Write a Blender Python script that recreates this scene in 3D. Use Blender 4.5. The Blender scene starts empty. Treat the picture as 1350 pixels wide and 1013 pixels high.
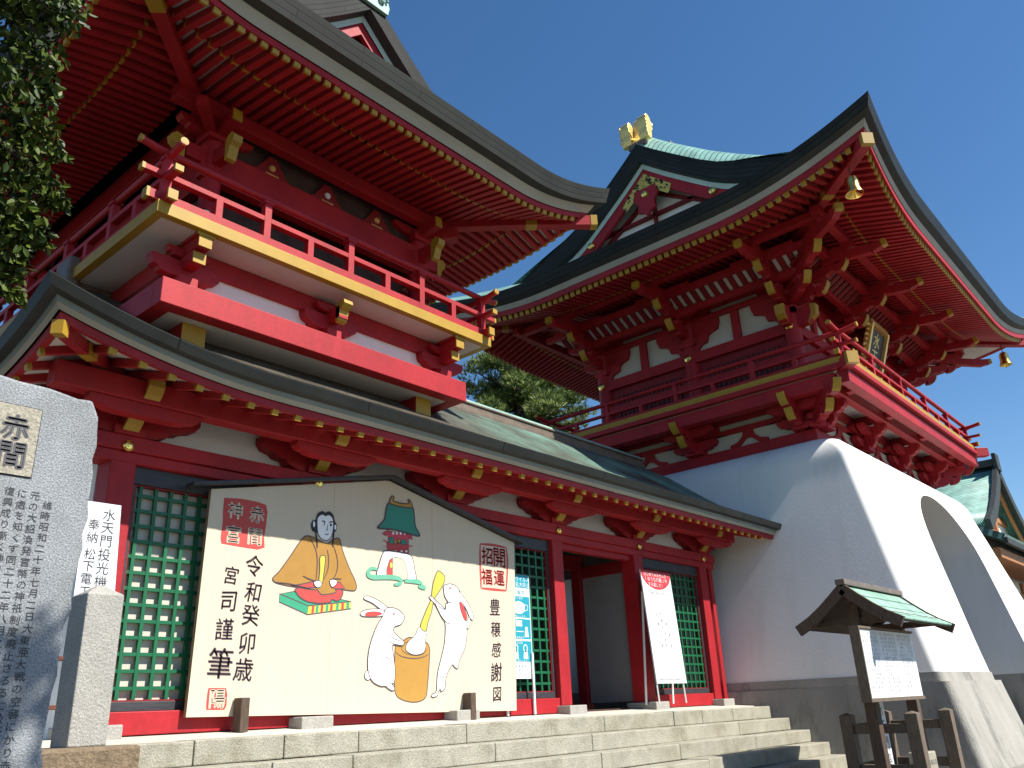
import bpy, bmesh, math, random
from mathutils import Vector, Matrix
R = math.radians
rnd = random.Random(7)
sc = bpy.context.scene
col = sc.collection

# ---------------------------------------------------------------- camera, sky, sun, exposure
cam_d = bpy.data.cameras.new('camera'); cam = bpy.data.objects.new('camera', cam_d); col.objects.link(cam)
yaw, pitch, roll = R(49.603), R(21.316), R(2.654)
fw = Vector((math.sin(yaw) * math.cos(pitch), math.cos(yaw) * math.cos(pitch), math.sin(pitch)))
rt0 = Vector((math.cos(yaw), -math.sin(yaw), 0)); dn0 = fw.cross(rt0)
rt = rt0 * math.cos(roll) + dn0 * math.sin(roll); dn = -rt0 * math.sin(roll) + dn0 * math.cos(roll)
m = Matrix((rt, -dn, -fw)).transposed().to_4x4(); m.translation = (0, -8, 0.06)
cam.matrix_world = m
cam_d.sensor_width = 36; cam_d.lens = 36 * 1102.5 / 1350; cam_d.clip_start = 0.05; cam_d.clip_end = 3000
sc.camera = cam
SUN = Vector((0.32, -1.0, 1.2)).normalized()
w = bpy.data.worlds.new('World'); sc.world = w; w.use_nodes = True
nt = w.node_tree; bgn = nt.nodes['Background']; sky = nt.nodes.new('ShaderNodeTexSky')
sky.sky_type = 'NISHITA'; sky.sun_disc = False; sky.sun_elevation = math.asin(SUN.z)
sky.sun_rotation = math.atan2(SUN.x, SUN.y); sky.air_density = 1.0; sky.dust_density = 0.15; sky.ozone_density = 3.0; sky.altitude = 0
hs = nt.nodes.new('ShaderNodeHueSaturation'); hs.inputs['Saturation'].default_value = 1.2; hs.inputs['Value'].default_value = 1.34
nt.links.new(sky.outputs[0], hs.inputs['Color']); nt.links.new(hs.outputs[0], bgn.inputs[0]); bgn.inputs[1].default_value = 0.06
sd = bpy.data.lights.new('sun', 'SUN'); sd.energy = 4.8; sd.angle = R(0.53); sd.color = (1, 0.955, 0.87)
so = bpy.data.objects.new('sun', sd); col.objects.link(so); so.rotation_euler = SUN.to_track_quat('Z', 'Y').to_euler(); so.location = (10, -30, 40)
sc.view_settings.view_transform = 'Standard'; sc.view_settings.look = 'None'; sc.view_settings.gamma = 1
sc.view_settings.exposure = 0.90
try:
    sc.cycles.max_bounces = 6; sc.cycles.diffuse_bounces = 3
except Exception: pass

# ---------------------------------------------------------------- materials
def mat(name, c, rough=0.6, var=0.10, scale=6.0, bump=0.0, bscale=40.0, metal=0.0, spec=0.4, c2=None, c2s=3.0, c2t=(0.45, 0.62), speck=None, stretch=(1, 1, 1)):
    M = bpy.data.materials.new(name); M.use_nodes = True; n = M.node_tree.nodes; L = M.node_tree.links
    b = n['Principled BSDF']; b.inputs['Roughness'].default_value = rough; b.inputs['Metallic'].default_value = metal
    b.inputs['Specular IOR Level'].default_value = spec
    g = n.new('ShaderNodeNewGeometry'); mp = n.new('ShaderNodeMapping'); mp.inputs['Scale'].default_value = stretch
    L.new(g.outputs['Position'], mp.inputs['Vector'])
    nz = n.new('ShaderNodeTexNoise'); nz.inputs['Scale'].default_value = scale; nz.inputs['Detail'].default_value = 5
    L.new(mp.outputs[0], nz.inputs['Vector'])
    rp = n.new('ShaderNodeValToRGB'); e = rp.color_ramp.elements
    e[0].position = 0.3; e[1].position = 0.7
    e[0].color = (*[x * (1 - var) for x in c], 1); e[1].color = (*[min(1, x * (1 + var)) for x in c], 1)
    L.new(nz.outputs['Fac'], rp.inputs[0]); out = rp.outputs[0]
    if c2:
        n2 = n.new('ShaderNodeTexNoise'); n2.inputs['Scale'].default_value = c2s; n2.inputs['Detail'].default_value = 8; n2.inputs['Roughness'].default_value = 0.65
        L.new(mp.outputs[0], n2.inputs['Vector'])
        r2 = n.new('ShaderNodeValToRGB'); r2.color_ramp.elements[0].position = c2t[0]; r2.color_ramp.elements[1].position = c2t[1]
        L.new(n2.outputs['Fac'], r2.inputs[0])
        mx = n.new('ShaderNodeMix'); mx.data_type = 'RGBA'; L.new(r2.outputs[0], mx.inputs['Factor']); L.new(out, mx.inputs['A']); mx.inputs['B'].default_value = (*c2, 1)
        out = mx.outputs['Result']
    if speck:
        sc_, dk, lt = speck
        n3 = n.new('ShaderNodeTexNoise'); n3.inputs['Scale'].default_value = sc_; n3.inputs['Detail'].default_value = 2
        L.new(g.outputs['Position'], n3.inputs['Vector'])
        r3 = n.new('ShaderNodeValToRGB'); q = r3.color_ramp.elements
        q[0].position = 0.36; q[0].color = (dk, dk, dk, 1); q[1].position = 0.66; q[1].color = (lt, lt, lt, 1)
        L.new(n3.outputs['Fac'], r3.inputs[0])
        mx = n.new('ShaderNodeMix'); mx.data_type = 'RGBA'; mx.blend_type = 'MULTIPLY'; mx.inputs['Factor'].default_value = 1
        L.new(out, mx.inputs['A']); L.new(r3.outputs[0], mx.inputs['B']); out = mx.outputs['Result']
    L.new(out, b.inputs['Base Color'])
    if bump:
        nb = n.new('ShaderNodeTexNoise'); nb.inputs['Scale'].default_value = bscale; nb.inputs['Detail'].default_value = 4
        L.new(mp.outputs[0], nb.inputs['Vector'])
        bp = n.new('ShaderNodeBump'); bp.inputs['Strength'].default_value = bump; bp.inputs['Distance'].default_value = 0.02
        L.new(nb.outputs['Fac'], bp.inputs['Height']); L.new(bp.outputs[0], b.inputs['Normal'])
    return M

def roof_mat(name, c1, c2, mortar, bw, bh, rough=0.5, bump=0.5, c3=None, c3t=(0.5, 0.6), c3s=0.7, xg=None):
    M = bpy.data.materials.new(name); M.use_nodes = True; n = M.node_tree.nodes; L = M.node_tree.links
    b = n['Principled BSDF']; b.inputs['Roughness'].default_value = rough; b.inputs['Specular IOR Level'].default_value = 0.18
    uv = n.new('ShaderNodeUVMap'); br = n.new('ShaderNodeTexBrick'); L.new(uv.outputs[0], br.inputs['Vector'])
    br.inputs['Scale'].default_value = 1; br.inputs['Brick Width'].default_value = bw; br.inputs['Row Height'].default_value = bh
    br.inputs['Mortar Size'].default_value = bh * 0.09; br.inputs['Mortar Smooth'].default_value = 0.3
    br.inputs['Color1'].default_value = (*c1, 1); br.inputs['Color2'].default_value = (*c2, 1); br.inputs['Mortar'].default_value = (*mortar, 1)
    out = br.outputs['Color']
    g = n.new('ShaderNodeNewGeometry')
    nz = n.new('ShaderNodeTexNoise'); nz.inputs['Scale'].default_value = 2.0; nz.inputs['Detail'].default_value = 7; L.new(g.outputs['Position'], nz.inputs['Vector'])
    mr = n.new('ShaderNodeMapRange'); mr.inputs['From Min'].default_value = 0.3; mr.inputs['From Max'].default_value = 0.7; mr.inputs['To Min'].default_value = 0.7; mr.inputs['To Max'].default_value = 1.2
    L.new(nz.outputs['Fac'], mr.inputs['Value'])
    if c3:
        n3 = n.new('ShaderNodeTexNoise'); n3.inputs['Scale'].default_value = c3s; n3.inputs['Detail'].default_value = 6; L.new(g.outputs['Position'], n3.inputs['Vector'])
        r3 = n.new('ShaderNodeValToRGB'); r3.color_ramp.elements[0].position = c3t[0]; r3.color_ramp.elements[1].position = c3t[1]; L.new(n3.outputs['Fac'], r3.inputs[0]); fac = r3.outputs[0]
        if xg:
            sx = n.new('ShaderNodeSeparateXYZ'); L.new(g.outputs['Position'], sx.inputs[0]); mg = n.new('ShaderNodeMapRange'); mg.inputs['From Min'].default_value = xg[0]; mg.inputs['From Max'].default_value = xg[1]
            L.new(sx.outputs['X'], mg.inputs['Value']); ad = n.new('ShaderNodeMath'); ad.operation = 'MULTIPLY'; L.new(fac, ad.inputs[0]); L.new(mg.outputs[0], ad.inputs[1]); fac = ad.outputs[0]
        m3 = n.new('ShaderNodeMix'); m3.data_type = 'RGBA'; L.new(fac, m3.inputs['Factor']); L.new(out, m3.inputs['A']); m3.inputs['B'].default_value = (*c3, 1); out = m3.outputs['Result']
    mx = n.new('ShaderNodeMix'); mx.data_type = 'RGBA'; mx.blend_type = 'MULTIPLY'; mx.inputs['Factor'].default_value = 1
    L.new(out, mx.inputs['A']); L.new(mr.outputs[0], mx.inputs['B']); L.new(mx.outputs['Result'], b.inputs['Base Color'])
    bp = n.new('ShaderNodeBump'); bp.inputs['Strength'].default_value = bump; bp.inputs['Distance'].default_value = 0.02; bp.invert = True
    L.new(br.outputs['Fac'], bp.inputs['Height']); L.new(bp.outputs[0], b.inputs['Normal'])
    return M

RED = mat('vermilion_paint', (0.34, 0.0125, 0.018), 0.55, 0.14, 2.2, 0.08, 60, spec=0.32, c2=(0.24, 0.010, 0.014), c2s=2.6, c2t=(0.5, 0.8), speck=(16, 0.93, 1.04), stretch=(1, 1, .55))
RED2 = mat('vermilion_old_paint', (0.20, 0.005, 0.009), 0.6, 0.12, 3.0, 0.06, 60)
GOLD = mat('yellow_ochre_paint', (0.37, 0.22, 0.02), 0.5, 0.08, 4.0)
BRASS = mat('gilded_metal', (0.86, 0.60, 0.16), 0.22, 0.06, 5.0, metal=1.0)
GOLDLEAF = mat('gold_leaf', (0.85, 0.62, 0.22), 0.38, 0.10, 9.0, metal=0.65, bump=0.3, bscale=25)
WHITE = mat('white_plaster', (0.80, 0.79, 0.76), 0.8, 0.03, 2.0, 0.25, 90, c2=(0.72, 0.71, 0.68), c2s=0.8, c2t=(0.5, 0.8))
PLASTER = mat('gate_lime_plaster', (0.70, 0.69, 0.665), 0.85, 0.025, 1.2, 0.2, 70, c2=(0.55, 0.54, 0.505), c2s=1.5, c2t=(0.52, 0.86), stretch=(1, 1, .16))
AGED = mat('aged_plaster', (0.52, 0.49, 0.42), 0.85, 0.06, 3.0, 0.25, 60, c2=(0.42, 0.39, 0.33), c2s=1.5, c2t=(0.5, 0.8))
SOFFIT = mat('white_painted_board', (0.60, 0.565, 0.53), 0.7, 0.05, 3.0)
PALE = mat('pale_eave_board', (0.36, 0.33, 0.26), 0.65, 0.08, 2.0, 0.1, 40)
SHING = roof_mat('dark_copper_shingle_edge', (0.015, 0.017, 0.015), (0.020, 0.022, 0.019), (0.005, 0.006, 0.005), 1.9, 0.10, 0.72, 0.4)
SHINGD = roof_mat('black_copper_shingle_edge', (0.018, 0.020, 0.018), (0.023, 0.026, 0.023), (0.007, 0.008, 0.007), 2.2, 0.12, 0.5, 0.4)
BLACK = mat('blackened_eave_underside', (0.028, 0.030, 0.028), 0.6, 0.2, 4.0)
BLUEGREY = mat('grey_green_eave_board', (0.20, 0.23, 0.21), 0.6, 0.1, 3.0)
COPPER = roof_mat('verdigris_copper_sheet', (0.075, 0.064, 0.050), (0.105, 0.090, 0.070), (0.020, 0.018, 0.015), 0.9, 0.12, 0.5, 1.0, c3=(0.13, 0.235, 0.19), c3t=(0.36, 0.56), c3s=0.8, xg=(8.3, 11.5))
COPPER2 = roof_mat('fresh_verdigris_sheet', (0.17, 0.32, 0.28), (0.22, 0.38, 0.33), (0.05, 0.10, 0.09), 9.0, 0.15, 0.45, 0.9)
RIDGE = mat('brown_ridge_copper', (0.15, 0.115, 0.09), 0.45, 0.2, 6.0, 0.1, 30)
VERDI = mat('verdigris_trim', (0.22, 0.36, 0.31), 0.5, 0.15, 7.0)
MINTB = mat('pale_green_barge_edge', (0.45, 0.55, 0.49), 0.6, 0.08, 5.0)
GREEN = mat('green_lattice_paint', (0.006, 0.105, 0.042), 0.45, 0.12, 6.0)
CREAMP = mat('cream_backing_panel', (0.50, 0.465, 0.39), 0.7, 0.05, 4.0)
LACQ = mat('black_lacquer_wood', (0.035, 0.036, 0.042), 0.5, 0.25, 8.0, stretch=(1, 1, 6))
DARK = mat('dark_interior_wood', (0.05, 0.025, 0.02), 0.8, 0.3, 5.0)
GRAN = mat('step_granite', (0.345, 0.325, 0.26), 0.85, 0.12, 5.0, 0.5, 60, c2=(0.20, 0.18, 0.115), c2s=2.6, c2t=(0.5, 0.78), speck=(95, 0.72, 1.08))
GRANW = mat('pale_granite', (0.36, 0.345, 0.31), 0.8, 0.08, 8.0, 0.4, 70, speck=(140, 0.68, 1.1))
GRANM = mat('grey_speckled_granite', (0.26, 0.275, 0.29), 0.75, 0.14, 9.0, 0.35, 160, c2=(0.19, 0.195, 0.19), c2s=2.4, c2t=(0.48, 0.8), speck=(170, 0.62, 1.2))
PEDST = mat('brown_weathered_stone', (0.20, 0.145, 0.09), 0.9, 0.25, 6.0, 0.6, 40, speck=(90, 0.7, 1.1))
BASEST = mat('gate_base_stone', (0.29, 0.275, 0.245), 0.88, 0.10, 3.0, 0.5, 40, c2=(0.14, 0.135, 0.12), c2s=1.6, c2t=(0.53, 0.68), stretch=(1, 1, 0.3))
PAVE = mat('platform_paving', (0.50, 0.455, 0.39), 0.85, 0.08, 4.0, 0.3, 50)
GROUND = mat('ground_gravel', (0.09, 0.08, 0.065), 0.9, 0.1, 2.0, 0.3, 50)
PALEG = mat('pale_court_paving', (0.22, 0.205, 0.18), 0.9, 0.1, 2.0, 0.3, 50)
WOOD = mat('dark_weathered_wood', (0.085, 0.055, 0.038), 0.7, 0.35, 9.0, 0.4, 30, stretch=(8, 8, 1))
WOODG = mat('grey_weathered_wood', (0.14, 0.105, 0.075), 0.75, 0.3, 9.0, 0.4, 30, stretch=(8, 8, 1))
ORWOOD = mat('orange_timber', (0.36, 0.15, 0.05), 0.6, 0.15, 5.0)
BOARD = mat('votive_cream_board', (0.56, 0.485, 0.368), 0.7, 0.025, 5.0, 0.08, 60, stretch=(3, 3, .25))
EDGEW = mat('plain_board_edge', (0.26, 0.18, 0.10), 0.7, 0.2, 8.0)
PAPER = mat('white_sign_face', (0.66, 0.67, 0.68), 0.5, 0.02, 3.0)
METALW = mat('white_metal_leg', (0.75, 0.75, 0.74), 0.4, 0.03, 3.0)
GREYW = mat('shade_toned_inner_plaster', (0.20, 0.20, 0.20), 0.85, 0.06, 3.0)  # white inner walls; the grey puts the passage's deep shade into their colour
RUST = mat('rusty_clamp', (0.13, 0.045, 0.025), 0.8, 0.3, 20.0)
PLAQ = mat('carved_panel_stone', (0.34, 0.31, 0.245), 0.85, 0.12, 14.0, 0.4, 90, speck=(120, 0.75, 1.1))
def flat(name, c, r=0.65): return mat(name, c, r, 0.05, 8.0)
PC = {'red': flat('painted_coral_red', (0.44, 0.058, 0.05)), 'crimson': flat('painted_crimson', (0.55, 0.06, 0.08)), 'ochre': flat('painted_ochre', (0.345, 0.18, 0.034)), 'ochre2': flat('painted_orange_ochre', (0.40, 0.215, 0.04)),
      'black': flat('painted_black', (0.02, 0.02, 0.025)), 'ink': flat('painted_ink_brown', (0.075, 0.05, 0.06)), 'white': flat('painted_white', (0.82, 0.82, 0.82)), 'yellow': flat('painted_yellow', (0.50, 0.455, 0.065)),
      'gold': flat('painted_gold', (0.40, 0.24, 0.035)), 'teal': flat('painted_green', (0.035, 0.29, 0.16)), 'teal2': flat('painted_deep_teal', (0.03, 0.22, 0.16)), 'mint': flat('painted_mint', (0.12, 0.38, 0.25)), 'cream': BOARD}
INK = flat('sign_ink', (0.03, 0.03, 0.035)); CARVE = flat('carved_letter_shadow', (0.085, 0.085, 0.095)); GREYINK = flat('pale_print_grey', (0.27, 0.27, 0.29))
AQUA = flat('aqua_print', (0.01, 0.27, 0.35)); SIGNRED = flat('sign_red_print', (0.45, 0.035, 0.045))

# ---------------------------------------------------------------- object helpers
OFF = {}
class MB:
    def __init__(s): s.v = []; s.f = []; s.m = []; s.uv = {}
    def add(s, vs, fs, mi=0, uvs=None):
        o = len(s.v); s.v += [tuple(v) for v in vs]
        for k, f in enumerate(fs):
            s.f.append([i + o for i in f]); s.m.append(mi)
            if uvs: s.uv[len(s.f) - 1] = [uvs[i] for i in f]
        return s
    def box(s, x0, x1, y0, y1, z0, z1, mi=0):
        v = [(x, y, z) for x in (x0, x1) for y in (y0, y1) for z in (z0, z1)]
        return s.add(v, [(0, 1, 3, 2), (4, 6, 7, 5), (0, 4, 5, 1), (2, 3, 7, 6), (0, 2, 6, 4), (1, 5, 7, 3)], mi)
    def beam(s, p0, p1, wd, ht, mi=0, up=(0, 0, 1), w1=None, h1=None):
        p0 = Vector(p0); p1 = Vector(p1); d = (p1 - p0).normalized(); r = d.cross(Vector(up)).normalized(); u = r.cross(d)
        w1 = wd if w1 is None else w1; h1 = ht if h1 is None else h1
        v = []
        for p, a, b in ((p0, wd, ht), (p1, w1, h1)):
            for sx, sz in ((-1, -1), (1, -1), (1, 1), (-1, 1)): v.append(p + r * (sx * a / 2) + u * (sz * b / 2))
        return s.add(v, [(3, 2, 1, 0), (4, 5, 6, 7), (0, 1, 5, 4), (1, 2, 6, 5), (2, 3, 7, 6), (3, 0, 4, 7)], mi)
    def prism(s, pts, vec, mi=0):
        n = len(pts); vec = Vector(vec); a = [Vector(p) for p in pts]; v = a + [p + vec for p in a]
        return s.add(v, [list(range(n))[::-1], list(range(n, 2 * n))] + [(i, (i + 1) % n, n + (i + 1) % n, n + i) for i in range(n)], mi)
    def tube(s, pts, r, n=8, mi=0, cap=True):
        pts = [Vector(p) for p in pts]; rs = r if isinstance(r, (list, tuple)) else [r] * len(pts); v = []; up = Vector((0, 0, 1))
        for i, p in enumerate(pts):
            d = (pts[min(i + 1, len(pts) - 1)] - pts[max(i - 1, 0)]).normalized()
            a = d.cross(up if abs(d.z) < 0.95 else Vector((0, 1, 0))).normalized(); b = d.cross(a)
            for k in range(n):
                t = 2 * math.pi * k / n; v.append(p + (a * math.cos(t) + b * math.sin(t)) * rs[i])
        f = []
        for i in range(len(pts) - 1):
            for k in range(n): f.append((i * n + k, i * n + (k + 1) % n, (i + 1) * n + (k + 1) % n, (i + 1) * n + k))
        if cap: f += [tuple(range(n))[::-1], tuple(range((len(pts) - 1) * n, len(pts) * n))]
        return s.add(v, f, mi)
    def lathe(s, prof, c, n=16, mi=0):
        v = []; f = []
        for r, z in prof:
            for k in range(n):
                t = 2 * math.pi * k / n; v.append((c[0] + r * math.cos(t), c[1] + r * math.sin(t), c[2] + z))
        for i in range(len(prof) - 1):
            for k in range(n): f.append((i * n + k, i * n + (k + 1) % n, (i + 1) * n + (k + 1) % n, (i + 1) * n + k))
        f += [tuple(range(n))[::-1], tuple(range((len(prof) - 1) * n, len(prof) * n))]
        return s.add(v, f, mi)
    def grid(s, rows, mi=0, uv=None):
        n = len(rows[0]); v = [p for r in rows for p in r]; f = []
        for i in range(len(rows) - 1):
            for k in range(n - 1): f.append((i * n + k, i * n + k + 1, (i + 1) * n + k + 1, (i + 1) * n + k))
        return s.add(v, f, mi, [q for r in uv for q in r] if uv else None)
    def boat(s, c, d, L, h, th, mi=0, Lr=None):
        """bracket arm: a beam with scalloped underside, centred at c (top face), running along d"""
        c = Vector(c); d = Vector(d).normalized(); nrm = Vector((-d.y, d.x, 0)); Lr = L if Lr is None else Lr
        pr = [(-L, 0), (-L, -.32 * h), (-.93 * L, -.62 * h), (-.78 * L, -.74 * h), (-.72 * L, -.9 * h), (-.52 * L, -h), (.52 * Lr, -h), (.72 * Lr, -.9 * h), (.78 * Lr, -.74 * h), (.93 * Lr, -.62 * h), (Lr, -.32 * h), (Lr, 0)]
        return s.prism([c + d * a + Vector((0, 0, b)) - nrm * th / 2 for a, b in pr], nrm * th, mi)
    def build(s, name, mats, parent=None, smooth=False, bevel=0.0, loc=None):
        off = Vector(OFF[parent.name]) if parent is not None else Vector(loc or (0, 0, 0))
        me = bpy.data.meshes.new(name); me.from_pydata([tuple(Vector(v) - off) for v in s.v], [], s.f); me.update()
        for x in (mats if isinstance(mats, (list, tuple)) else [mats]): me.materials.append(x)
        me.polygons.foreach_set('material_index', s.m)
        if s.uv:
            ul = me.uv_layers.new(name='UVMap')
            for p in me.polygons:
                q = s.uv.get(p.index)
                if q:
                    for li, t in zip(p.loop_indices, q): ul.data[li].uv = t
        bm = bmesh.new(); bm.from_mesh(me); bmesh.ops.recalc_face_normals(bm, faces=bm.faces); bm.to_mesh(me); bm.free()
        if smooth:
            me.polygons.foreach_set('use_smooth', [True] * len(me.polygons))
            try: me.set_sharp_from_angle(angle=R(40))
            except Exception: pass
        o = bpy.data.objects.new(name, me); col.objects.link(o)
        if parent is not None: o.parent = parent
        else: o.location = off
        OFF[o.name] = tuple(off)
        if bevel:
            b = o.modifiers.new('bevel', 'BEVEL'); b.width = bevel; b.segments = 2; b.limit_method = 'ANGLE'; b.angle_limit = R(40)
        return o

def tag(o, label, cat, group=None, kind=None):
    if label: o['label'] = label
    if cat: o['category'] = cat
    if group: o['group'] = group
    if kind: o['kind'] = kind
    return o
def thing(name, label, cat, loc=(0, 0, 0), group=None):
    o = bpy.data.objects.new(name, None); col.objects.link(o); o.location = loc; o.empty_display_size = 0.2
    OFF[o.name] = tuple(loc); return tag(o, label, cat, group)
def dup(o, delta, parent):
    c = o.copy(); col.objects.link(c); c.parent = parent; c.location = Vector(o.location) + Vector(delta); OFF[c.name] = tuple(Vector(OFF[o.name]) + Vector(delta))
    for ch in list(o.children):
        d = ch.copy(); col.objects.link(d); d.parent = c; OFF[d.name] = OFF[ch.name]
    return c
def lerp(a, b, t): return a + (b - a) * t
def interp(tab, x):
    if x <= tab[0][0]: return tab[0][1]
    for (a, b), (c, d) in zip(tab, tab[1:]):
        if x <= c: return b + (d - b) * (x - a) / (c - a)
    return tab[-1][1]

# ---------------------------------------------------------------- glyphs (built-in font)
GL = {}
def load_glyphs(chars):
    os_ = []
    for ch in sorted(set(chars)):
        if ch in GL or ch.isspace(): continue
        cu = bpy.data.curves.new('g', 'FONT'); cu.body = ch; cu.size = 1; cu.resolution_u = 2; cu.fill_mode = 'FRONT'
        o = bpy.data.objects.new('g', cu); col.objects.link(o); os_.append((ch, o, cu))
    dg = bpy.context.evaluated_depsgraph_get(); dg.update()
    for ch, o, cu in os_:
        ev = o.evaluated_get(dg); me = ev.to_mesh(); vs = [tuple(v.co) for v in me.vertices]; fs = [tuple(p.vertices) for p in me.polygons]; ev.to_mesh_clear()
        if vs:
            xs = [v[0] for v in vs]; ys = [v[1] for v in vs]; cx = (min(xs) + max(xs)) / 2; cy = (min(ys) + max(ys)) / 2
            GL[ch] = ([(v[0] - cx, v[1] - cy) for v in vs], fs, max(max(xs) - min(xs), max(ys) - min(ys)))
        else: GL[ch] = ([], [], 1)
    for ch, o, cu in os_: bpy.data.objects.remove(o); bpy.data.curves.remove(cu)
def put(mb, ch, x, z, y, size, mi=0, fit=False, rot=0, shear=0, xs=1.0):
    """one character on a plane facing -Y, centred at x, z"""
    if ch not in GL: return
    vs, fs, ext = GL[ch]; k = size / ext if fit else size
    c, s_ = math.cos(rot), math.sin(rot)
    mb.add([(x + k * xs * (c * (a + shear * b) - s_ * b), y, z + k * (s_ * (a + shear * b) + c * b)) for a, b in vs], fs, mi)
def column(mb, text, x, z, y, size, pitch=1.15, mi=0, xs=1.0, drift=0.0, jit=0.0):
    for i, ch in enumerate(text):
        put(mb, ch, x + drift * i + rnd.uniform(-jit, jit) * size, z - i * size * pitch, y, size, mi, xs=xs, rot=rnd.uniform(-jit, jit))
def smooth_poly(p, closed=True, k=4):
    n = len(p); out = []
    rng = range(n) if closed else range(n - 1)
    for i in rng:
        P = [p[(i + j) % n] if closed else p[min(max(i + j, 0), n - 1)] for j in (-1, 0, 1, 2)]
        for t in [q / k for q in range(k)]:
            out.append(tuple(0.5 * (2 * P[1][a] + (P[2][a] - P[0][a]) * t + (2 * P[0][a] - 5 * P[1][a] + 4 * P[2][a] - P[3][a]) * t * t + (3 * P[1][a] - P[0][a] - 3 * P[2][a] + P[3][a]) * t ** 3) for a in (0, 1)))
    if not closed: out.append(tuple(p[-1]))
    return out
def ribbon(mb, p, wd, y, mi, closed=False):
    n = len(p); v = []
    for i in range(n):
        a = p[(i - 1) % n] if (closed or i > 0) else p[i]; b = p[(i + 1) % n] if (closed or i < n - 1) else p[i]
        dx, dz = b[0] - a[0], b[1] - a[1]; l = math.hypot(dx, dz) or 1
        q = wd / 2 * (1 if closed else (0.55 + 0.45 * math.sin(math.pi * min(1, max(0, i / max(1, n - 1))))))
        v += [(p[i][0] - dz / l * q, y, p[i][1] + dx / l * q), (p[i][0] + dz / l * q, y, p[i][1] - dx / l * q)]
    f = [(2 * i, 2 * i + 1, 2 * ((i + 1) % n) + 1, 2 * ((i + 1) % n)) for i in range(n if closed else n - 1)]
    mb.add(v, f, mi)

# ================================================================ ground, steps
g = MB(); g.box(-400, 400, -400, 400, -1.6, -1.12); gr = g.build('ground', GROUND); tag(gr, None, None, kind='structure')
g = MB(); g.box(13.2, 40, -7.0, -2.0, -1.3, -1.112); o = g.build('court_paving', PALEG); tag(o, None, None, kind='structure')
steps = thing('stone_steps', 'broad flight of weathered granite steps leading up to the red corridor', 'steps', (8.5, -1.8, -1.12))
NX = [(-1.0, -0.055), (-1.32, -0.255), (-1.64, -0.45), (-1.96, -0.645), (-2.28, -0.84), (-2.60, -1.035)]
XL0 = 2.62
for k, (y, z) in enumerate(NX):
    mb = MB(); x = XL0; zb = -1.12; xr = 14.80 + 0.03 * (k % 3)
    while x < xr - 0.2:
        L = rnd.uniform(0.75, 2.5); x2 = min(xr, x + L)
        if xr - x2 < 0.5: x2 = xr
        e = rnd.uniform(-0.006, 0.006); e2 = rnd.uniform(-0.007, 0.007)
        yb = y + 0.36
        mb.box(x + 0.004, x2 - 0.004, y + e2, yb, (NX[k + 1][1] + 0.002 if k + 1 < len(NX) else -1.12), z + e)
        x = x2
    mb.box(XL0, xr, yb - 0.04, 0.2 if k == 0 else yb + 0.1, -1.13, z - 0.03)
    mb.build('step', GRAN, steps, bevel=0.012)
mb = MB(); mb.prism([(2.0, -0.66, -0.046), (14.9, -0.66, -0.046), (14.9, 0.0, -0.004), (2.0, 0.0, -0.004)], (0, 0, -0.3)); mb.box(2.0, 14.9, 0.0, 4.4, -0.3, -0.004)
pv = mb.build('platform_pavement', PAVE); tag(pv, None, None, kind='structure')
# cheek block at the left end of the steps, post standing on it
ck = MB(); ck.box(2.02, 2.66, -2.75, -0.72, -1.12, -0.20); ck.box(2.0, 2.64, -0.72, -0.1, -1.12, -0.06)
o = ck.build('step_cheek_wall', GRAN, bevel=0.02); tag(o, 'low granite cheek wall closing the left end of the steps', 'wall')
pd = MB(); pd.box(1.98, 2.56, -2.86, -2.10, -0.198, -0.03)
o = pd.build('pedestal_block', PEDST, bevel=0.02); tag(o, 'brown weathered stone block under the short granite post', 'stone block')
sp = MB(); xa, xb, ya, yb, z0, z1 = 2.275, 2.505, -2.52, -2.28, -0.03, 0.86
sp.add([(xa, ya, z0), (xb, ya, z0), (xb, yb, z0), (xa, yb, z0), (xa, ya, z1), (xb, ya, z1), (xb, yb, z1), (xa, yb, z1), ((xa + xb) / 2, (ya + yb) / 2, z1 + 0.075)],
       [(0, 1, 5, 4), (1, 2, 6, 5), (2, 3, 7, 6), (3, 0, 4, 7), (4, 5, 8), (5, 6, 8), (6, 7, 8), (7, 4, 8), (3, 2, 1, 0)])
o = sp.build('stone_post', GRANW, bevel=0.008); tag(o, 'short square granite post with low pyramid top at the left end of the steps', 'stone post')

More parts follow.
